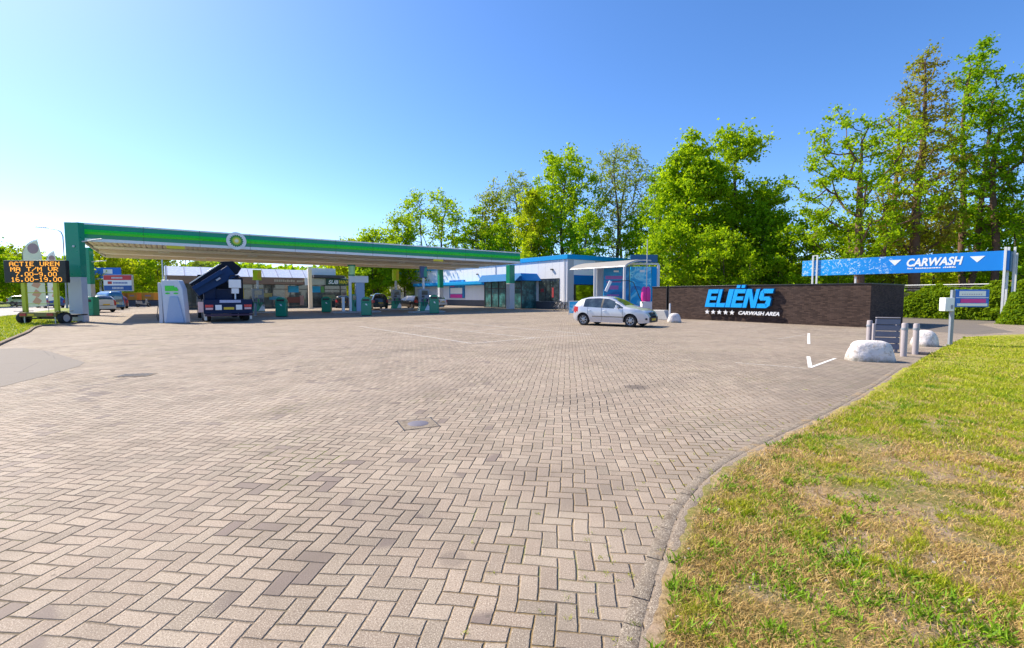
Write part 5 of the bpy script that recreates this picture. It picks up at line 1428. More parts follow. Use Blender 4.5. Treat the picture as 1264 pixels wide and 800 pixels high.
car('parked_car', 'black sport utility vehicle seen from behind, right of the tall blue-grey pump', at(470, 51) , R(118), (.012, .011, .012), group='cars by the pumps', **SUV)
car('parked_car', 'dark car seen behind the white bollard, left of the tall blue-grey pump', at(424, 56), R(112), (.02, .02, .024), group='cars by the pumps', **ESTATE)
VAN = dict(top=[(0, .5), (.02, 1.5), (.06, 1.84), (.3, 1.92), (2.4, 1.94), (3.0, 1.82), (3.6, 1.25), (4.2, 1.05), (4.45, .85), (4.5, .5)], L=4.5, W=1.86, belt=[(0, 1.15), (4.5, 1.05)], axle=(.8, 3.55), r=.33, glass=((2.3, 3.5), 2.95), hood=3.7, ws=(3.02, 3.62), rw=(.0, .05), box=True)
car('parked_car', 'small white car parked left under the blue roadside sign', at(132, 42.5), R(156), (.66, .67, .68), L=3.9, group='vehicles parked beyond the corner slabs', axle=(.7, 3.1), ws=(2.1, 2.8), hood=2.85, glass=((.5, 2.8), 1.7), top=[(0, .62), (.04, 1.0), (.12, 1.25), (.4, 1.46), (1.2, 1.52), (1.9, 1.46), (2.3, 1.3), (2.8, 1.05), (3.5, .9), (3.8, .7), (3.9, .5)])
car('parked_van', 'blue van parked behind the small white car', at(144, 49.5), R(150), (.01, .12, .28), category='van', group='vehicles parked beyond the corner slabs', **VAN)
car('parked_car', 'dark red car between the blue van and the sign post', at(148, 54), R(140), (.14, .01, .02), group='vehicles parked beyond the corner slabs', L=4.28)
rd = math.atan2(-E2.y, -E2.x)
car('passing_car', 'pale silver car on the far side of the road at the left edge', at(13, 66), R(15), (.55, .60, .68), group='cars on the road')
car('passing_car', 'white car following the silver one on the far side of the road', at(29, 75), R(15), (.7, .7, .72), group='cars on the road')
car('passing_car', 'blue car driving on the road behind the trailer posts', at(70, 56) , R(150), (.06, .11, .30), group='cars on the road')

# ---- crane truck -------------------------------------------------------------
tr_p = at(283, 27.6)
TRK = thing('crane_truck', 'dark blue flatbed crane truck seen from the rear under the canopy', 'truck', tr_p, math.atan2(.8, -.6))
M_TBL = mat("truck dark blue", (0.003, 0.016, 0.060), .5, var=.1, spec=.2)
M_TBL2 = mat("crane blue", (0.003, 0.032, 0.115), .5, var=.1, spec=.2)
M_TNV = mat("truck near-black blue", (0.003, 0.008, 0.022), .6, spec=.2)
M_ORG = mat("red truck lamp", (.65, .03, .03), .3)
# local: +X forward, +Y to the truck's left
mb = MB(); mb.b2(.25, 7.5, -.45, .45, .60, .95); mb.build('chassis', M_BLACK, TRK, bevel=.02)
mb = MB(); mb.b2(0.1, 5.6, -1.22, 1.22, 1.10, 1.32); mb.b2(.1, 5.6, 1.18, 1.22, .75, 1.10); mb.b2(.1, 5.6, -1.22, -1.18, .75, 1.10); mb.build('flatbed', M_TBL, TRK, bevel=.015)
mb = MB(); mb.b2(-.12, .1, -1.24, 1.24, .50, 1.34); rb = mb.build('rear_panel', M_TBL, TRK, bevel=.03)
for s in (1, -1):
    mb = MB(); mb.b2(-.16, -.122, s * .98 - .20, s * .98 + .20, .88, 1.03); mb.build('taillight', M_ORG, rb, bevel=.01)
    mb = MB(); mb.b2(-.155, -.122, s * .98 - .18, s * .98 + .18, .74, .86); mb.build('reflector', mat("pink reflector", (.75, .45, .45), .3), rb, bevel=.01)
    mb = MB(); mb.b2(-.15, -.122, s * .52 - .16, s * .52 + .16, .72, 1.02); mb.build('white_plate', M_LETW, rb, bevel=.01)
mb = MB(); mb.b2(-.15, -.122, -.26, .26, .74, .88); mb.build('number_plate', M_PLATE, rb)
mb = MB(); mb.b2(-.15, -.122, -.62, .46, 1.14, 1.30); mb.build('name_strip', mat("pale name strip", (.38, .42, .62), .4, var=.5, scale=20), rb)
mb = MB(); mb.b2(-.14, .0, -1.2, 1.2, .36, .48); mb.build('underrun_bar', mat("purple-black bar", (.05, .015, .05), .5), TRK, bevel=.02)
mb = MB(); mb.b2(5.9, 8.0, -1.2, 1.2, .75, 2.75); cb = mb.build('cab', M_TBL, TRK, bevel=.12)
mb = MB(); mb.b2(5.87, 5.9, -.8, .8, 1.8, 2.4); mb.b2(6.6, 7.6, 1.19, 1.215, 1.7, 2.4); mb.build('cab_window', M_CARGL, cb)
for xa_ in (1.3, 2.6, 6.9):
    for s in (1, -1): wheel(TRK, xa_, s * 1.02, .48, .34, s, 8)
for s in (1, -1):
    mb = MB(); mb.lathe([(0.0, 0), (.55, 0), (.55, .4), (0, .4)], (1.95, s * 1.0 - .2, .62), 'Y', 20) if 0 else mb.b2(.6, 3.3, s * 1.02 - .17, s * 1.02 + .17, .99, 1.05); mb.build('mudguard', M_PLAST, TRK, bevel=.02)
    mb = MB(); mb.b2(3.4, 5.5, s * 1.08 - .06, s * 1.08 + .06, .45, .95); mb.build('side_guard', M_STEEL, TRK, bevel=.02)
    mb = MB(); mb.b2(.1, .22, s * 1.15 - .07, s * 1.15 + .07, .12, .9); mb.build('stabiliser_leg', M_STEEL, TRK, bevel=.02)
# crane folded across the rear: column, inclined box booms
mb = MB(); mb.b2(.8, 1.6, .55, 1.15, 1.32, 2.3); mb.build('crane_column', M_TBL, TRK, bevel=.05)
cr = MB()
def beam(mb, p0, p1, h0, h1, w, mi=0, yo=0.0):
    """box beam in the plane across the truck (local Y,Z), p=(y,z)"""
    d = Vector((p1[0] - p0[0], p1[1] - p0[1])).normalized(); nn = Vector((-d.y, d.x))
    q = [(p0[0] + nn.x * h0 / 2, p0[1] + nn.y * h0 / 2), (p1[0] + nn.x * h1 / 2, p1[1] + nn.y * h1 / 2), (p1[0] - nn.x * h1 / 2, p1[1] - nn.y * h1 / 2), (p0[0] - nn.x * h0 / 2, p0[1] - nn.y * h0 / 2)]
    mb.prism(q, yo, yo + w, 'X', mi)
beam(cr, (1.55, 1.75), (-.30, 3.05), .50, .78, .55, 0, .55); cr.build('main_boom', M_TBL2, TRK, bevel=.03)
cr = MB(); beam(cr, (1.75, 2.15), (-.1, 3.40), .34, .50, .45, 0, .95); cr.prism([(.25, 3.60), (-.40, 3.66), (-.85, 3.25), (-.62, 2.85), (-.2, 2.9)], .9, 1.5, 'X'); cr.build('outer_boom', M_TNV, TRK, bevel=.03)
cr = MB(); beam(cr, (1.70, 1.95), (.25, 3.0), .22, .26, .25, 0, .28); cr.build('jib', M_TBL2, TRK, bevel=.02)
cr = MB(); beam(cr, (1.85, 2.25), (.35, 3.42), .06, .06, .08, 0, .5); cr.build('boom_edge', M_STEEL, TRK, bevel=.01)
cr = MB(); cr.cyl((.26, .55, 2.45), (.26, .35, 2.60), .06, seg=10); cr.build('ram_eye', M_STEEL, TRK)
cr = MB(); beam(cr, (1.3, 1.4), (-.5, 2.2), .5, .9, .4, 0, 1.6); cr.build('support_frame', M_TNV, TRK, bevel=.03)
mb = MB(); mb.b2(1.0, 2.4, -.3, .9, 1.33, 1.95); mb.build('tool_chest', M_TBL, TRK, bevel=.03)
mb = MB(); mb.b2(.3, .62, -.72, -.08, 2.02, 2.52); mb.b2(.33, .6, -.60, -.22, 1.68, 2.00); mb.b2(.4, .5, -.45, -.37, 1.32, 1.7); mb.build('control_box', M_WPAN, TRK, bevel=.02)
mb = MB(); mb.tube([(.45, -.1, 2.5), (.45, -.2, 2.75), (.45, -.6, 2.78), (.45, -.8, 2.6), (.45, -.7, 2.3)], .03, 6); mb.tube([(.4, 1.5, 1.5), (.5, 1.7, 1.9), (.6, 1.6, 2.3)], .03, 6); mb.build('hydraulic_hose', M_BLACK, TRK)
mb = MB(); mb.b2(3.0, 3.12, -1.15, 1.15, 1.32, 2.7); mb.b2(5.4, 5.5, -1.2, 1.2, 1.32, 2.95); mb.build('headboard', M_TNV, TRK, bevel=.02)
mb = MB(); mb.b2(-.1, .1, 1.25, 1.5, .6, 1.2); mb.build('rear_marker', mat("red white marker", (.7, .45, .42), .4), TRK, bevel=.01)

# ================================================================ PUMPS
M_PGREY = mat("pump grey", (.25, .28, .32), .4, var=.1)
M_PBLU = mat("blue-grey pump panel", (.32, .42, .60), .4, var=.05)
M_LIME = mat("lime sign", (.60, .85, .02), .5, spec=.2)
M_SCR = mat("pump screen", (.03, .05, .05), .15, coat=1)
def island(p, rz, L, W_, label):
    t = thing('pump_island', label, 'kerb island', p, rz, 'raised islands under the pumps')
    mb = MB(); mb.b2(-L / 2, L / 2, -W_ / 2, W_ / 2, 0, .14); mb.build('slab', M_CONC2, t, bevel=.03)
def pump(u, v, label, sign_col, sign_z=(2.7, 3.65), rz=None, dz=.14):
    p = g(u, v); rz = A_E1 if rz is None else rz
    p.z = dz
    t = thing('fuel_pump', label, 'fuel pump', p, rz, 'fuel pumps under the canopy')
    mb = MB(); mb.prism([(-.52, 0), (.50, 0), (.46, .45), (.38, .8), (-.38, .8), (-.40, .45)], -.24, .24, 'Y'); mb.build('plinth', M_BPG, t, bevel=.02)
    mb = MB(); mb.prism([(-.02, .05), (.49, .05), (.46, .60), (.30, .62)], -.26, -.243, 'Y'); mb.build('white_flank', M_WPAN, t)
    mb = MB(); mb.b2(-.42, .42, -.22, .22, .80, 1.15); mb.build('nozzle_bay', M_PGREY, t, bevel=.02)
    mb = MB(); mb.b2(-.46, .46, -.25, .25, 1.15, 2.0); hd_ = mb.build('head', M_PGREY, t, bevel=.04)
    mb = MB(); mb.b2(-.30, .30, -.27, -.252, 1.45, 1.85); mb.b2(-.30, -.02, -.27, -.252, 1.22, 1.4); mb.build('screen', M_SCR, hd_)
    for x_ in (-.28, 0, .28):
        mb = MB(); mb.box((x_, -.28, .98), (.06, .09, .22), rx=.25); mb.build('nozzle', M_BLACK if x_ else M_BPL, t, bevel=.01)
        mb = MB(); mb.tube([(x_, -.26, .88), (x_ + .05, -.36, .5), (x_ + .12, -.33, .45), (x_ + .16, -.24, 1.15)], .018, 6); mb.build('hose', M_BLACK, t)
    mb = MB(); mb.b2(-.09, .09, -.08, .08, 2.0, sign_z[0]); mb.build('sign_post', M_STEELW, t)
    mb = MB(); mb.b2(-.33, .33, -.13, .13, *sign_z); sn = mb.build('top_sign', sign_col, t, bevel=.02)
    mb = MB(); mb.prism([(.0, sign_z[0] + .1), (.30, sign_z[0] + .1), (.30, sign_z[1] - .1), (.12, sign_z[1] - .12), (-.02, (sign_z[0] + sign_z[1]) / 2)], -.15, -.132, 'Y'); mb.build('sign_leaf', M_YEL if sign_col is M_LIME else M_BPG, sn)
    return t
island(g(319, 386.5), A_E1, 3.2, 1.1, 'low island under the lime-topped pump')
pump(319, 386.3, 'grey and green pump with lime top sign beside the crane truck', M_LIME, (2.75, 3.65))
island(g(440, 386.0), A_E1, 4.2, 1.1, 'low island under the tall blue-grey pump')
island(g(490, 382.5), A_E1, 3.4, 1.1, 'low island under the yellow-topped pump')
pump(489, 382.4, 'grey pump with yellow half-circle top sign beside the black vehicle', M_LIME, (2.95, 4.15))
island(g(527, 386.0), A_E1, 3.2, 1.1, 'low island under the pump with dark top sign')
pump(523, 385.6, 'grey pump with dark blue top sign, nearest the silver-white hatchback', mat("dark blue sign", (.03, .07, .17), .4), (3.0, 4.05))
# tall pump with blue-grey slab, white arm and green lantern
tp = g(440, 386.0); tp.z = .14
t = thing('card_pump', 'tall pump with blue-grey slab, white arm and green lantern top', 'fuel pump', tp, A_E1, 'fuel pumps under the canopy')
mb = MB(); mb.b2(-.05, .72, -.18, .18, 0, 2.55); mb.build('slab', M_PBLU, t, bevel=.03)
mb = MB(); mb.b2(-.62, -.42, -.12, .12, 0, 2.9); mb.b2(.55, .78, .0, .2, 2.0, 2.9); mb.b2(-.62, 1.1, -.14, .14, 2.56, 3.15); mb.build('white_frame', M_WPAN, t, bevel=.02)
mb = MB(); mb.b2(-.40, -.07, -.2, .2, 0, 1.5); mb.build('pump_body', M_BPG, t, bevel=.03)
mb = MB(); mb.b2(-.38, -.09, -.22, -.202, 1.0, 1.4); mb.build('screen', M_SCR, t)
mb = MB(); mb.lathe([(0, 3.15), (.30, 3.15), (.30, 3.25)], (-.35, 0, 0), 'Z', 20); mb.lathe([(.34, 4.0), (.34, 4.12), (0, 4.14)], (-.35, 0, 0), 'Z', 20); mb.build('lantern_cap', M_BPG, t)
mb = MB(); mb.lathe([(.27, 3.25), (.27, 4.0)], (-.35, 0, 0), 'Z', 20); mb.build('lantern', mat("pale green lantern", (.5, .85, .42), .4), t)
mb = MB(); mb.tube([(-.3, -.22, 1.0), (-.25, -.35, .5), (-.15, -.3, .4), (-.1, -.2, .9)], .02, 6); mb.build('hose', M_BLACK, t)
# white guard post
def guard(u, v, h, r_, label, m_=M_WPAN, nm='guard_post'):
    t = thing(nm, label, 'post', g(u, v), 0)
    mb = MB(); mb.lathe([(0, 0), (r_, 0), (r_, h - .04), (r_ * .8, h), (0, h)], (0, 0, 0), 'Z', 16); mb.build('shaft', m_, t)
    mb = MB(); mb.lathe([(r_ * 1.6, 0), (r_ * 1.6, .02), (r_, .025)], (0, 0, 0), 'Z', 16); mb.build('collar', M_STEEL, t)
guard(424, 386.3, 1.42, .13, 'thick white guard post left of the tall blue-grey pump')
guard(315.5, 389.5, .95, .09, 'short dark guard post at the rear of the crane truck', M_PGREY)
# diesel pump housing with truck symbol
dp = g(214, 398.6)
t = thing('truck_pump', 'tapered blue-grey truck pump housing with green lorry symbol', 'fuel pump', dp, R(6), 'fuel pumps under the canopy')
mb = MB(); mb.prism([(-.36, 0), (.80, 0), (.74, 1.0), (.68, 1.95), (.50, 2.42), (.42, 2.45), (-.44, 2.45), (-.40, 1.3)], -.22, .25, 'Y'); mb.build('housing', mat("pale blue-grey housing", (.56, .61, .70), .4, var=.05), t, bevel=.03)
mb = MB(); mb.prism([(-.24, .02), (.76, .02), (.46, 1.50), (.02, 1.50)], -.30, -.222, 'Y'); mb.build('lower_shroud', M_PBLU, t, bevel=.03)
mb = MB(); mb.b2(-.22, .26, -.25, -.223, 1.82, 2.12); mb.prism([(.265, 1.82), (.46, 1.82), (.46, 1.93), (.39, 2.04), (.265, 2.04)], -.25, -.223, 'Y')
for xw in (-.1, .34): mb.prism([(xw + .13 * math.cos(a), 1.69 + .045 * math.sin(a)) for a in np.linspace(0, 6.28, 12)[:-1]], -.25, -.223, 'Y')
mb.build('lorry_symbol', M_BPL, t, smooth=0)
mb = MB(); mb.b2(-.66, -.46, -.15, .2, 0, 2.3); mb.build('side_cabinet', M_GPAN, t, bevel=.02)
mb = MB(); mb.tube([(-.7, -.05, 1.2), (-.8, -.1, .4), (-.75, -.1, .1), (-.68, -.1, .5)], .022, 6); mb.tube([(-.68, 0, 1.9), (-.73, 0, 3.0), (-.6, 0, 3.1)], .02, 6); mb.build('hose', M_BLACK, t)
mb = MB(); mb.cyl((-.45, 0, 2.45), (-.45, 0, 3.6), .035, seg=8); mb.cyl((-.28, 0, 2.45), (-.28, 0, 3.3), .03, seg=8); mb.build('vent_pipe', M_STEEL, t)
# islands strips of paler concrete kept simple; waste bins
M_BIN = mat("green waste bin", (0.0, .24, .13), .4, var=.06, coat=.2)
def bin_(u, v, w_, h_, label):
    t = thing('waste_bin', label, 'waste bin', g(u, v), A_E1 * .3, 'green waste bins along the canopy edge')
    w2 = w_ / 2
    mb = MB(); mb.b2(-w2, w2, -w2 * .8, w2 * .8, .04, h_ * .72); mb.build('body', M_BIN, t, bevel=.04)
    mb = MB(); mb.prism([(-w2, h_ * .725)] + [(w2 * math.cos(a), h_ * .78 + h_ * .22 * math.sin(a)) for a in np.linspace(math.pi, 0, 10)] + [(w2, h_ * .725)], -w2 * .8, w2 * .8, 'Y'); mb.build('hood', M_BIN, t, bevel=.02)
    mb = MB(); mb.b2(-w2 * .7, w2 * .7, -w2 * .8 - .012, -w2 * .8 - .002, h_ * .78, h_ * .88); mb.build('flap', M_BLACK, t)
    mb = MB(); mb.prism([(.0, h_ * .56), (.12, h_ * .54), (.05, h_ * .64), (-.06, h_ * .63)], -w2 * .8 - .012, -w2 * .8 - .002, 'Y'); mb.build('sticker', M_LETW, t)
    mb = MB(); mb.b2(-w2 * .9, w2 * .9, -w2 * .7, w2 * .7, 0, .04); mb.build('foot', M_BLACK, t)
bin_(348, 391.0, .72, 1.45, 'green rounded waste bin standing nearest the crane truck')
bin_(403.5, 385.5, .80, 1.45, 'green rounded waste bin before the slim beige column')
bin_(452.5, 389.6, .74, 1.45, 'green rounded waste bin right of the tall blue-grey pump')
bin_(536, 387.0, .80, 1.62, 'green rounded waste bin in front of the silver-white hatchback')
bin_(307.5, 386.5, .6, 1.15, 'green waste bin half hidden between crane truck and lime-topped pump')
t = thing('waste_cabinet', 'square green cabinet at the foot of the second corner slab', 'cabinet', g(113.5, 389.6), R(3))
mb = MB(); mb.b2(-.36, .36, -.3, .3, 0, 1.45); mb.build('body', M_BPG, t, bevel=.03)
mb = MB(); mb.b2(-.25, .25, -.312, -.302, 1.05, 1.25); mb.build('flap', M_BLACK, t)
mb = MB(); mb.b2(-.33, .33, -.308, -.302, .45, .47); mb.build('door_gap', M_BLACK, t)

# ================================================================ LEFT: text trailer
tY = g(55, 400.2).y
tc_ = at(50, tY); 
TRL = thing('display_trailer', 'yellow-green wheeled trailer carrying an amber text board', 'trailer', tc_, R(-1.5))
k_ = tY / F
M_YG = mat("yellow-green trailer paint", (.50, .52, .02), .45, var=.1)
bw = 3.5
def X_(u): return (u - 50) * k_
def Z_(v): return zat(v, tY)
mb = MB(); mb.b2(X_(10.5), X_(88.5), -.10, .12, Z_(349), Z_(321.5)); bd = mb.build('display_board', mat("board black", (.008, .006, .006), .45), TRL, bevel=.02)
FONT = {'A': "01110 10001 10001 11111 10001 10001 10001", 'C': "01110 10001 10000 10000 10000 10001 01110", 'T': "11111 00100 00100 00100 00100 00100 00100", 'I': "01110 00100 00100 00100 00100 00100 01110",
        'E': "11111 10000 10000 11110 10000 10000 11111", 'U': "10001 10001 10001 10001 10001 10001 01110", 'R': "11110 10001 10001 11110 10100 10010 10001", 'N': "10001 11001 10101 10101 10011 10001 10001",
        'M': "10001 11011 10101 10101 10001 10001 10001", '/': "00001 00001 00010 00100 01000 10000 10000", 'V': "10001 10001 10001 10001 10001 01010 00100", '7': "11111 00001 00010 00100 00100 01000 01000",
        '.': "00000 00000 00000 00000 00000 01100 01100", '0': "01110 10001 10001 10001 10001 10001 01110", '-': "00000 00000 00000 11111 00000 00000 00000", '9': "01110 10001 10001 01111 00001 00001 01110",
        '1': "00100 01100 00100 00100 00100 00100 01110", '6': "01110 10000 10000 11110 10001 10001 01110", '8': "01110 10001 10001 01110 10001 10001 01110", ' ': "00000 " * 7}
M_AMB = mat("amber lamps", (.9, .35, .02), .5, emit=(1.0, .42, .05), estr=.75)
lines = ["ACTIE UREN", "MA T/M VR", "7.00-9.00", "16.00-19.00"]
tops = [323.3, 329.8, 336.0, 342.4]
spans = [(18, 81), (19, 79), (25, 77), (19, 83)]
for ln, tv, (ua, ub) in zip(lines, tops, spans):
    mb = MB(); nc = len(ln) * 6 - 1
    x0, x1 = X_(ua), X_(ub); px_ = (x1 - x0) / nc; pz = (Z_(tv) - Z_(tv + 5.4)) / 7
    for ci, ch in enumerate(ln):
        rows = FONT[ch].split()
        for r_, row in enumerate(rows):
            for c_, b_ in enumerate(row):
                if b_ == '1':
                    xx = x0 + (ci * 6 + c_ + .5) * px_; z_ = Z_(tv) - (r_ + .5) * pz
                    mb.b2(xx - px_ * .44, xx + px_ * .44, -.112, -.102, z_ - pz * .44, z_ + pz * .44)
    mb.build('text_line', M_AMB, bd, smooth=0)
for u in (32, 72.5):
    mb = MB(); mb.b2(X_(u) - .11, X_(u) + .11, -.06, .08, .62, Z_(349) + .05); mb.build('upright', M_YG, TRL, bevel=.01)
mb = MB(); mb.b2(X_(34), X_(71), -.02, .04, 1.70, 1.74); mb.b2(X_(34), X_(71), -.02, .04, 1.10, 1.13); mb.build('brace', M_YG, TRL)
mb = MB(); mb.b2(X_(31), X_(77), -.30, -.12, .42, .66); rb = mb.build('rear_bar', mat("trailer olive bar", (.22, .17, .04), .5), TRL, bevel=.015)
for u in (36, 70):
    mb = MB(); mb.b2(X_(u) - .17, X_(u) + .17, -.325, -.302, .47, .60); mb.build('tail_lamp', M_RED, rb)
mb = MB(); mb.b2(X_(42), X_(50), -.32, -.302, .48, .58); mb.build('number_plate', M_PLATE, rb)
mb = MB(); mb.b2(X_(30), X_(78), -.05, .05, .28, .36); mb.b2(-.07, .07, -.1, 2.4, .30, .42); mb.b2(X_(33), X_(76), 0, 1.6, .43, .50); mb.build('axle_frame', M_BLACK, TRL, bevel=.01)
for u, s in ((28.5, -1), (80, 1)):
    # wheels seen from behind: axle along X
    r_, w_ = .34, .26
    mb = MB(); mb.lathe([(r_ * .6, -w_ / 2), (r_ * .92, -w_ / 2), (r_, -w_ * .3), (r_, w_ * .3), (r_ * .92, w_ / 2), (r_ * .6, w_ / 2), (r_ * .6, -w_ / 2)], (X_(u), .05, r_), 'X', 24); wl = mb.build('wheel', M_TYRE, TRL)
    mb = MB(); mb.lathe([(0, w_ * .35 * s), (r_ * .6, w_ * .4 * s)], (X_(u), .05, r_), 'X', 20); mb.build('rim', M_STEEL, wl)
    mb = MB(); mb.b2(X_(u) - .17, X_(u) + .17, -.32, .42, .70, .73); mb.build('mudguard', M_BLACK, TRL, bevel=.01)
    mb = MB(); mb.b2(X_(u) - s * .28 - .025, X_(u) - s * .28 + .025, -.2, -.15, .0, .45); mb.build('prop_stand', M_STEEL, TRL)
# feather flags behind the board
def flag(u, Y, ztop, zbot, wdt, label, cols):
    p = at(u, Y); t = thing('feather_flag', label, 'flag', p, R(5), 'feather flags behind the text board')
    mb = MB(); mb.tube([(-wdt / 2 - .03, 0, 0), (-wdt / 2 - .03, 0, ztop * .80)] + [(-wdt / 2 - .03 + wdt * .9 * (1 - math.cos(a)), 0, ztop * .80 + ztop * .19 * math.sin(a)) for a in np.linspace(.2, 1.4, 7)], .018, 6); mb.build('pole', M_PGREY, t)
    outl = [(-wdt / 2, zbot), (-wdt / 2, ztop * .80)] + [(-wdt / 2 + wdt * .9 * (1 - math.cos(a)), ztop * .80 + ztop * .185 * math.sin(a)) for a in np.linspace(.2, 1.35, 7)] + [(wdt * .36, ztop * .80), (wdt * .42, ztop * .5), (wdt * .45, zbot + .1)]
    mb = MB(); mb.prism(outl, -.006, .006, 'Y'); f_ = mb.build('cloth', cols[0], t, smooth=0)
    mb = MB(); mb.prism([(-.02 + wdt * .26 * math.cos(a), ztop * .88 + wdt * .26 * math.sin(a)) for a in np.linspace(0, 6.28, 16)[:-1]], -.012, -.008, 'Y'); mb.build('round_print', cols[1], f_)
    for zz_ in (zbot + .3, zbot + .75, zbot + 1.3):
        mb = MB(); mb.prism([(-wdt * .2, zz_), (wdt * .1, zz_ - .15), (wdt * .25, zz_ + .1), (0, zz_ + .35)], -.012, -.008, 'Y'); mb.build('red_print', cols[2], f_)
    mb = MB(); mb.lathe([(0, 0), (.3, 0), (.3, .05), (0, .06)], (-wdt / 2, 0, 0), 'Z', 14); mb.build('foot', M_BLACK, t)
FC = (mat("pale yellow white flag cloth", (.85, .82, .62), .7), mat("greyish red print", (.42, .28, .30), .7), mat("salmon print", (.75, .38, .25), .7))
FC2 = (mat("white flag cloth", (.85, .83, .86), .7), mat("brown print", (.38, .24, .26), .7), mat("salmon print", (.75, .38, .25), .7))
flag(47, 28.4, 5.0, .85, 1.2, 'tall pale yellow feather flag between the trailer uprights', FC)
flag(69, 31, 4.55, 1.2, .75, 'smaller white feather flag showing right above the text board', FC2)
# street lamp
lp = at(83, 54); lp.z = 0
t = thing('street_lamp', 'slender street lamp with long arm bending left above the text board', 'street lamp', lp, math.atan2(.25, -.97))
zt_ = zat(285, 54)
mb = MB(); mb.tube([(0, 0, 0), (0, 0, 1.2), (0, 0, 1.25), (0, 0, zt_ - .6), (.25, 0, zt_ - .15), (.8, 0, zt_ + .15), (2.6, 0, zt_ + .42)], [.12, .12, .08, .06, .055, .05, .04], 8); mb.build('mast', M_PGREY, t)
mb = MB(); mb.box((3.35, 0, zt_ + .52), (1.6, .32, .12), ry=R(-6)); mb.build('lamp_head', M_STEEL, t, bevel=.03)

# ================================================================ LEFT BACKGROUND
def board(u0, u1, vt, vb, Y, name, label, m_, post_us, rz=0.0):
    k = Y / F; um = (u0 + u1) / 2; p = at(um, Y)
    t = thing(name, label, 'sign', p, rz)
    mb = MB(); mb.b2((u0 - um) * k, (u1 - um) * k, -.12, .12, zat(vb, Y), zat(vt, Y)); b_ = mb.build('panel', m_, t, bevel=.02)
    for pu in post_us:
        mb = MB(); mb.b2((pu - um) * k - .10, (pu - um) * k + .10, .13, .30, 0, zat(vt, Y) - .1); mb.build('post', M_STEEL, t)
    return t, b_, k, um
M_SB = mat("bright blue sign", (0.0, .14, .62), .4)
t, b_, k, um = board(120, 151, 330.5, 347, 64, 'roadside_sign', 'plain bright blue roadside sign with small white field, behind', M_SB, (124, 147))
mb = MB(); mb.b2((131 - um) * k, (142 - um) * k, -.14, -.122, zat(338, 64), zat(332.5, 64)); mb.b2((123 - um) * k, (133 - um) * k, -.14, -.122, zat(346, 64), zat(343.5, 64)); mb.build('white_field', M_LETW, b_)
Y_ = 58
t = thing('roadside_sign', 'red, white and blue banded roadside sign on one blue post', 'sign', at(148, Y_), 0); k = Y_ / F
for nm, v0, v1, m_ in (('red_band', 339.8, 345.8, mat("sign red", (.55, .03, .04), .4)), ('white_band', 345.9, 352.4, M_WPAN), ('blue_band', 352.5, 358.6, mat("sign blue", (.0, .08, .33), .4))):
    mb = MB(); mb.b2(-17 * k, 17 * k, -.15, .15, zat(v1, Y_), zat(v0, Y_)); mb.build(nm, m_, t)
mb = MB(); mb.b2(-17.6 * k, 17.6 * k, -.12, .12, zat(359.3, Y_), zat(339.2, Y_)); mb.build('frame', M_STEEL, t)
mb = MB(); mb.b2(-2.4 * k, 2.4 * k, -.1, .1, 0, zat(359.4, Y_)); mb.build('post', M_SB, t)
mb = MB()
for (u0, u1, va, vb) in ((-12, -7, 347.4, 350.8), ):
    mb.b2(u0 * k, u1 * k, -.17, -.152, zat(vb, Y_), zat(va, Y_))
mb.build('red_mark', M_RED, t)
mb = MB(); xx = -5.5
for i in range(10): 
    mb.b2(xx * k, (xx + 1.3) * k, -.17, -.152, zat(350.3, Y_), zat(348.2, Y_)); xx += 1.8
mb.build('blue_lettering', mat("small blue print", (.15, .2, .45), .4), t, smooth=0)
mb = MB(); xx = -6.5
for i in range(8): mb.b2(xx * k, (xx + 1.1) * k, -.17, -.152, zat(357, Y_), zat(354.2, Y_)); xx += 1.75
for i in range(8): mb.b2((-7 + i * 1.7) * k, (-7 + i * 1.7 + 1.2) * k, -.17, -.152, zat(344, Y_), zat(342, Y_))
mb.build('white_lettering', mat("small pale print", (.6, .62, .7), .4), t, smooth=0)
Y_ = 66; k = Y_ / F
t = thing('low_wall', 'long dark low wall beneath the orange containers', 'wall', at(172, Y_), 0)
mb = MB(); mb.b2(-26 * k, 26 * k, -.15, .15, 0, zat(371, Y_)); mb.build('panel', M_DARK, t, bevel=.02)
mb = MB(); mb.b2(-26.2 * k, 26.2 * k, -.18, .18, zat(371, Y_) + .002, zat(370.4, Y_) + .01); mb.build('cap', M_BLACK, t)
M_OR = mat("orange container", (.70, .25, .01), .45, var=.06)
for u, w_, lab in ((154, 6, 'narrow orange container right beside the blue sign post'), (167, 11, 'wide orange container in the middle of the low wall'), (186.5, 14, 'wide orange container nearest the truck pump housing')):
    t = thing('orange_container', lab, 'container', at(u, Y_ + 1.2), 0, 'orange containers behind the low dark wall')
    kk = (Y_ + 1.2) / F
    mb = MB(); mb.b2(-w_ / 2 * kk, w_ / 2 * kk, -.5, .5, 0, zat(361.6, Y_ + 1.2)); b_ = mb.build('body', M_OR, t, bevel=.04)
    mb = MB(); mb.b2(-w_ / 2 * kk - .04, w_ / 2 * kk + .04, -.54, .54, zat(361.6, Y_ + 1.2) + .002, zat(361.0, Y_ + 1.2)); mb.build('lid', M_YEL, t, bevel=.01)
    mb = MB(); mb.b2(-w_ * .25 * kk, w_ * .25 * kk, -.516, -.502, zat(366, Y_), zat(364.2, Y_)); mb.build('dark_print', mat("brown print", (.30, .10, .01), .5), b_)
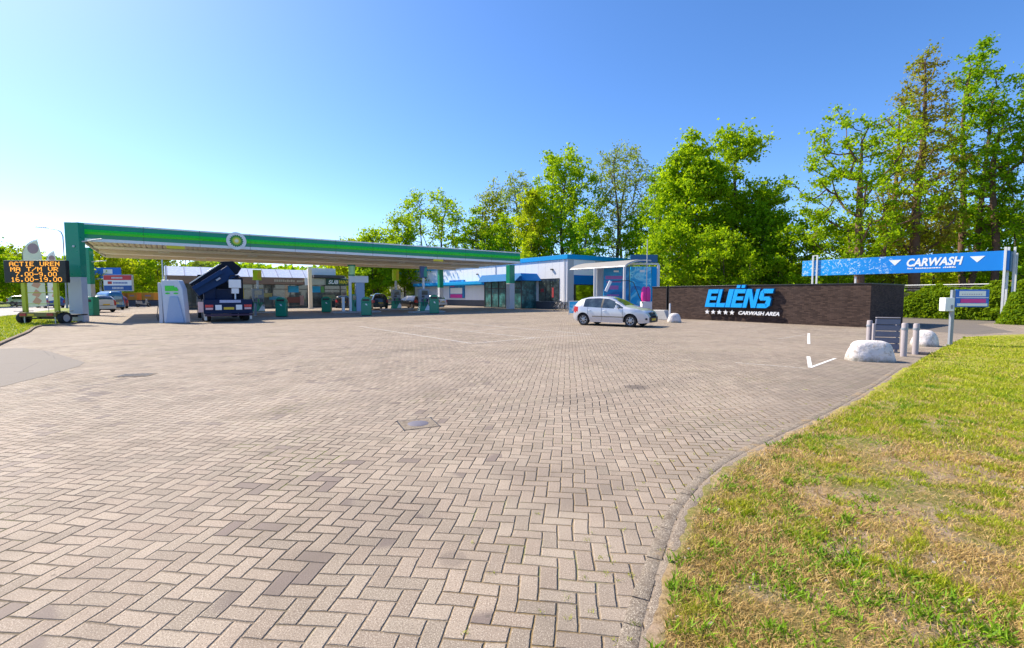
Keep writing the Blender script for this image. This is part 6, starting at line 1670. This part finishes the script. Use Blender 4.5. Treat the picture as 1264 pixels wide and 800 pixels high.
# scooter
sp = at(177, 61); t = thing('scooter', 'parked dark scooter in front of the dark low wall', 'scooter', sp, R(60))
for x_ in (-.6, .6):
    mb = MB(); mb.lathe([(.14, -.05), (.24, -.05), (.26, 0), (.24, .05), (.14, .05), (.14, -.05)], (x_, 0, .26), 'Y', 18); mb.build('wheel', M_TYRE, t)
mb = MB(); mb.prism([(-.75, .45), (-.2, .35), (.25, .25), (.35, .25), (.45, .95), (.38, 1.0), (.2, .42), (-.1, .48), (-.15, .78), (-.8, .80)], -.14, .14, 'Y'); mb.build('body', mat("scooter grey", (.18, .19, .22), .3, coat=.6), t, bevel=.03)
mb = MB(); mb.b2(-.75, -.15, -.13, .13, .80, .88); mb.build('seat', M_BLACK, t, bevel=.03)
mb = MB(); mb.tube([(.6, 0, .26), (.42, 0, 1.0)], .03, 6); mb.tube([(.4, -.32, 1.05), (.4, 0, 1.0), (.4, .32, 1.05)], .02, 6); mb.build('handlebar', M_STEEL, t)
# guard rail on the far verge of the road
gr0 = at(-8, 57); 
t = thing('guard_rail', 'low wooden guard rail on the verge across the road', 'barrier', gr0, R(20))
for x_ in np.arange(0, 14, 2.2):
    mb = MB(); mb.b2(x_ - .06, x_ + .06, -.06, .06, 0, .75); mb.build('post', mat("rail wood", (.16, .10, .07), .8), t)
mb = MB(); mb.b2(-.2, 13.4, -.09, -.062, .5, .68); mb.build('rail', mat("rail wood", (.16, .10, .07), .8), t)

# ================================================================ RIGHT SIDE
def white_stone():
    if 'ws' in MATS: return MATS['ws']
    m_, n, bs = new_mat('whitewashed concrete'); tc = n.n("ShaderNodeTexCoord").outputs['Object']; x, y, z = n.sep(tc)[:3]
    c_ = n.mix(n.noise(tc, 4, 5, .6), (.62, .56, .54), (.80, .75, .73))
    c_ = n.mix(n.rng(n.noise(tc, 11, 8, .75), .52, .62, 0, .7), c_, (.36, .30, .25))
    low = n.m('ADD', z, n.m('MULTIPLY', n.noise(tc, 7, 6, .7), .35))
    c_ = n.mix(n.rng(low, .36, .14, 0, .85), c_, (.20, .18, .12))
    c_ = n.mix(n.rng(n.noise(tc, 26, 3, .7), .64, .70, 0, .8), c_, (.25, .21, .18))
    n.put(bs.inputs['Base Color'], c_); bs.inputs['Roughness'].default_value = .9; bs.inputs['Specular IOR Level'].default_value = .2
    n.put(bs.inputs['Normal'], n.bump(n.m('ADD', n.noise(tc, 9, 5, .6), n.m('MULTIPLY', n.noise(tc, 60, 3, .7), .3)), .03))
    MATS['ws'] = m_; return m_
def blob(u, v, wpx, hm, dm, label, rz, seed, group, rnd_=0.0):
    p = g(u, v); k = p.y / F; w = wpx * k / 2
    rs = np.random.RandomState(seed)
    vs_ = []; NU, NV = 40, 18
    for j in range(NV + 1):
        ph = j / NV * math.pi / 2
        for i in range(NU):
            a = 2 * math.pi * i / NU
            ce = math.copysign(abs(math.cos(a)) ** (.62 + rnd_), math.cos(a)); se = math.copysign(abs(math.sin(a)) ** (.62 + rnd_), math.sin(a))
            rr = math.cos(ph) ** (.36 + rnd_) if j < NV else 0
            n_ = 1 + .16 * (fnoise(np.array([4 + 2.2 * math.cos(a) + seed * 7]), np.array([4 + 2.2 * math.sin(a) + ph * 2]), seed)[0] - .5)
            z_ = hm * math.sin(ph) ** .80
            taper = 1 - .14 * (z_ / hm)
            vs_.append((w * ce * rr * n_ * taper, dm / 2 * se * rr * n_ * taper, z_))
    fs = [(j * NU + i, j * NU + (i + 1) % NU, (j + 1) * NU + (i + 1) % NU, (j + 1) * NU + i) for j in range(NV) for i in range(NU)]
    mb = MB(); mb.add(vs_, fs)
    o = mb.build('boulder_block', white_stone(), None, smooth=60)
    o.location = p + Vector((0, dm / 2 * .8, 0)); o.rotation_euler = (0, 0, rz)
    tagp(o, label, 'boulder', group)
blob(1083, 447, 52, .50, .56, 'long whitewashed stone block nearest the lawn, before the grey posts', R(-14), 3, 'whitewashed stone blocks')
blob(1150, 428, 27, .50, .65, 'rounded whitewashed stone between the grey posts and payment post', R(-10), 8, 'whitewashed stone blocks', .2)
blob(834, 398.5, 17, .55, .55, 'small whitewashed stone at the foot of the brick wall', R(0), 5, 'whitewashed stone blocks', .25)
# grey posts with slatted panel
M_POST2 = mat("grey-pink recycled plastic", (.36, .32, .33), .65, var=.08, scale=3)
M_SLAT = mat("blue-grey board", (.13, .145, .21), .6, var=.15, scale=3)
posts = [(1072, 433, .88, 'grey round post left of the blue-grey slatted panel'), (1115, 440, .88, 'grey round post right of the slatted panel, nearest the lawn'), (1129.5, 437.5, .84, 'grey round post furthest right of the three')]
for u, v, h_, lab in posts:
    p = g(u, v); t = thing('bollard', lab, 'bollard', p, 0, 'grey round posts beside the white stone')
    mb = MB(); mb.lathe([(0, -.1), (.068, -.1), (.07, h_ - .03), (.055, h_), (0, h_ + .005)], (0, 0, 0), 'Z', 18); mb.build('shaft', M_POST2, t)
    mb = MB(); mb.lathe([(.072, h_ * .80), (.078, h_ * .80), (.078, h_ * .86), (.072, h_ * .86)], (0, 0, 0), 'Z', 18); mb.build('band', M_PGREY, t)
pp_ = g(1103, 436); t = thing('slatted_panel', 'low panel of four blue-grey boards between two round posts', 'barrier', pp_ + Vector((0, .25, 0)), R(-16))
for i in range(5):
    mb = MB(); mb.b2(-.29, .29, -.03, .03, .08 + i * .175, .08 + i * .175 + .155); mb.build('board', M_SLAT, t, bevel=.008)
mb = MB(); mb.b2(-.36, -.295, -.04, .04, 0, .80); mb.build('side_post', M_POST2, t, bevel=.01)
mb = MB(); mb.b2(.22, .285, .034, .09, 0, .90); mb.build('side_post', M_POST2, t, bevel=.01)
mb = MB(); mb.b2(-.29, .29, -.035, .035, .957, .985); mb.build('cap_board', M_POST2, t, bevel=.008)
p = g(1140, 437.5); t = thing('brick_piece', 'broken piece of brick and rubble at the foot of the posts', 'rubble', p, R(20))
mb = MB(); mb.box((0, 0, .03), (.3, .2, .07), rz=.3); mb.box((.25, .08, .025), (.16, .12, .05), rz=1.0); mb.build('chunk', mat("rubble", (.28, .20, .16), .9, var=.4, scale=12), t, bevel=.015)
# payment post with sign
pp_ = g(1172.5, 426.5); k = pp_.y / F; t = thing('payment_post', 'steel payment post with white key box and blue, white and pink sign', 'payment post', pp_, 0)
z_ = lambda v: zat(v, pp_.y)
mb = MB(); mb.b2(-.05, .05, -.04, .04, 0, z_(358)); mb.build('post', M_PGREY, t, bevel=.008)
mb = MB(); mb.b2(-13.5 * k, -.06, -.14, .08, z_(384), z_(367.5)); kb_ = mb.build('key_box', M_WPAN, t, bevel=.015)
mb = MB(); mb.b2(-6.5 * k, -4.3 * k, -.16, -.142, z_(381), z_(376.5)); mb.build('keypad', M_PGREY, kb_)
mb = MB(); mb.b2(.052, 43 * k, -.045, -.01, z_(379), z_(357.5)); sb_ = mb.build('sign_board', M_SB, t, bevel=.004)
mb = MB(); mb.b2(6 * k, 38.5 * k, -.055, -.047, z_(365.7), z_(359.3)); mb.b2(.06, 42 * k, -.055, -.047, z_(367.9), z_(367.1)); mb.b2(4 * k, 41 * k, -.055, -.047, z_(377.8), z_(374.6)); mb.build('white_field', M_LETW, sb_)
mb = MB(); mb.b2(8 * k, 39 * k, -.055, -.047, z_(373.8), z_(369)); mb.build('pink_field', M_PINK, sb_)
mb = MB()
xx = 9
for i in range(9): mb.b2(xx * k, (xx + 1.6) * k, -.062, -.057, z_(364.2), z_(362.6)); xx += 2.9
mb.build('small_print', mat("grey print", (.55, .5, .6), .5), sb_, smooth=0)
mb = MB(); mb.b2(-.09, .09, -.08, .08, 0, .02); mb.build('foot_plate', M_STEEL, t)
# carwash banner frame
Bp = g(1238, 398.4); 
bR_ = at(1241, 27.2); bL_, tb = online(bR_, -E2, 990.5, 3.6)
LB_ = (bR_ - bL_).length
bn = thing('carwash_banner', 'long blue CARWASH banner with white arrows on steel posts', 'banner', bL_, A_E2)
zb_, zt2 = zat(333.6, bR_.y), zat(309, bR_.y)
M_BAN = new_mat("blue banner with splashes")
_m, _n, _b = M_BAN
tcx = _n.n("ShaderNodeTexCoord").outputs['Object']; bx_, by_, bz_ = _n.sep(tcx)[:3]
fl = _n.noise(tcx, 5.5, 6, .62, 1.2)
sp_ = _n.m('MULTIPLY', _n.rng(fl, .545, .60), _n.rng(bx_, LB_ * .56, LB_ * .42))
base = _n.mix(_n.rng(bx_, 0, LB_ * .6), (0.0, .32, .76), (0.0, .20, .66))
_n.put(_b.inputs['Base Color'], _n.mix(_n.m('MULTIPLY', sp_, .8), base, (.62, .80, .90))); _b.inputs['Roughness'].default_value = .4
mb = MB(); mb.b2(0, LB_, -.05, .05, zb_, zt2); pn = mb.build('banner_panel', _m, bn, bevel=.01)
mb = MB(); mb.b2(LB_ + .002, LB_ + .06, .0, 1.15, zb_ - .05, zt2 - .06); mb.build('return_panel', mat("shaded banner blue", (0.0, .10, .22), .4), bn)  # darker blue puts the shade of the return side into its colour
XB = lambda u: online(bL_, E2, u, 3.6)[1]
uA, uB = XB(1119.5), XB(1189)
hgt = zt2 - zb_
text_part('lettering', 'CARWASH', uB - uA, hgt * .46, M_LETW, pn, (uA, -.052, zb_ + hgt * .36), .012, .22, .035)
mb = MB(); xx = uA + .05
rr_ = random.Random(3)
while xx < uB - .2:
    w_ = rr_.uniform(.05, .12); mb.b2(xx, xx + w_, -.062, -.052, zb_ + hgt * .22, zb_ + hgt * rr_.choice((.27, .28, .30))); xx += w_ + (.02 if rr_.random() < .85 else .12)
mb.build('small_line', M_LETW, pn, smooth=0)
for u0, u1 in ((1097.5, 1112.5), (1197, 1216)):
    a0, a1 = XB(u0), XB(u1); mb = MB(); mb.prism([(a0, zb_ + hgt * .78), (a1, zb_ + hgt * .78), ((a0 + a1) / 2, zb_ + hgt * .46)], -.062, -.052, 'Y'); mb.build('arrow', M_LETW, pn, smooth=0)
for u in (1004, 1009.2, 1241):
    mb = MB(); x_ = XB(u); mb.b2(x_ - .055, x_ + .055, -.14, -.052, 0, zt2 + (.32 if u < 1100 else .2)); mb.build('post', M_STEELW, bn, bevel=.008)
mb = MB(); mb.b2(XB(1003.2), XB(1010), -.13, -.06, zt2 + .32, zt2 + .38); mb.build('top_link', M_STEELW, bn)
for x_, y_ in ((LB_ - .1, .45), (LB_ + .13, .62), (LB_ + .15, 1.25), (XB(1056), .12)):
    mb = MB(); mb.b2(x_ - .05, x_ + .05, y_ - .05, y_ + .05, 0, zt2 + (.22 if x_ > 5 and y_ < 1 else -.1) - (1.2 if y_ == .12 else 0)); mb.build('post', M_STEELW, bn, bevel=.008)

# concrete wedge and steel post by the wall end
p = g(819, 394.6); t = thing('concrete_wedge', 'sloping grey concrete block between white car and brick wall', 'block', p, A_E2 + .15)
mb = MB(); mb.prism([(-.75, 0), (.45, 0), (.18, .62), (-.70, .62)], -.3, .3, 'Y'); mb.build('block', mat("pale concrete", (.50, .49, .46), .85, var=.15, scale=4, dirt=.3), t, bevel=.03)
guard(826.5, 397.3, 1.10, .05, 'thin pale steel post before the joint in the brick wall', M_STEELW)
# blue A-board
p = at(714, 37.5); t = thing('advert_board', 'low blue and white advertising board behind the rear of the white car', 'sign', p, R(-10))
mb = MB(); mb.b2(-.72, .62, -.04, .04, .12, 1.05); b_ = mb.build('panel', M_WB2, t, bevel=.01)
mb = MB(); mb.b2(-.78, .68, -.05, .05, 1.052, 1.12); mb.b2(-.78, -.722, -.05, .05, .0, 1.05); mb.b2(.622, .68, -.05, .05, 0, 1.05); mb.build('frame', M_STEELW, t)
mb = MB(); mb.box((-.4, -.05, .55), (.12, .012, .5), ry=.4); mb.box((-.1, -.05, .5), (.3, .012, .3), ry=.8); mb.build('white_print', M_LETW, b_)
# bicycles at the building corner
def bicycle(pos, rz, label, col):
    t = thing('bicycle', label, 'bicycle', pos, rz, 'bicycles at the corner of the white building')
    for x_ in (-.52, .52):
        mb = MB(); n_ = 24
        mb.tube([(x_ + .33 * math.cos(a), 0, .34 + .33 * math.sin(a)) for a in np.linspace(0, 2 * math.pi, n_ + 1)], .022, 5)
        w_ = mb.build('wheel', M_TYRE, t)
        mb = MB()
        for a in np.linspace(0, math.pi, 7)[:-1]: mb.cyl((x_ - .32 * math.cos(a), 0, .34 - .32 * math.sin(a)), (x_ + .32 * math.cos(a), 0, .34 + .32 * math.sin(a)), .004, seg=3)
        mb.build('spokes', M_STEEL, w_)
    mb = MB()
    for a, b_ in (((-.52, .34), (-.18, .85)), ((-.52, .34), (-.05, .32)), ((-.05, .32), (-.2, .88)), ((-.05, .32), (.38, .82)), ((-.18, .80), (.36, .90)), ((.36, .98), (.52, .34))): mb.cyl((a[0], 0, a[1]), (b_[0], 0, b_[1]), .018, seg=6)
    mb.build('frame', mat("bicycle paint " + label[:6], col, .4), t)
    mb = MB(); mb.box((-.2, 0, .94), (.26, .13, .06)); mb.build('saddle', M_BLACK, t, bevel=.02)
    mb = MB(); mb.tube([(.22, -.28, 1.05), (.36, -.1, 1.04), (.36, .1, 1.04), (.22, .28, 1.05)], .015, 6); mb.build('handlebar', M_STEEL, t)
bicycle(at(694, 48.2), R(-20), 'white bicycle leaning nearest the building corner', (.6, .6, .6))
bicycle(at(689, 48.9), R(35), 'dark bicycle just left of the white one', (.1, .06, .06))
# drain grate and manhole
gp = g(168, 463.3); t = thing('drain_grate', 'cast-iron drain grate with slots in the left paving', 'drain', gp, R(10))
mb = MB(); mb.b2(-.30, .30, -.19, .19, .001, .006); mb.build('frame', M_GUT, t)
mb = MB()
for i in range(6): mb.b2(-.26 + i * .09, -.21 + i * .09, -.15, .15, .0065, .010)
mb.build('slots', M_BLACK, t, smooth=0)
gp = g(516, 523.5); t = thing('manhole_cover', 'round dark manhole cover in a square concrete collar in the paving', 'manhole', gp, R(25))
mb = MB(); mb.b2(-.21, .21, -.21, .21, .001, .007); mb.build('collar', M_GUT, t)
mb = MB(); mb.lathe([(0, .0105), (.125, .0105), (.13, .008)], (0, 0, 0), 'Z', 28); mb.build('lid', mat("iron lid", (.13, .12, .15), .6, var=.2, scale=20), t)
mb = MB(); mb.b2(-.24, .24, .212, .225, .001, .0062); mb.b2(.212, .222, -.24, .24, .001, .0064); mb.b2(-.222, -.212, -.24, .20, .001, .0064); mb.build('joint_gap', M_BLACK, t, smooth=0)
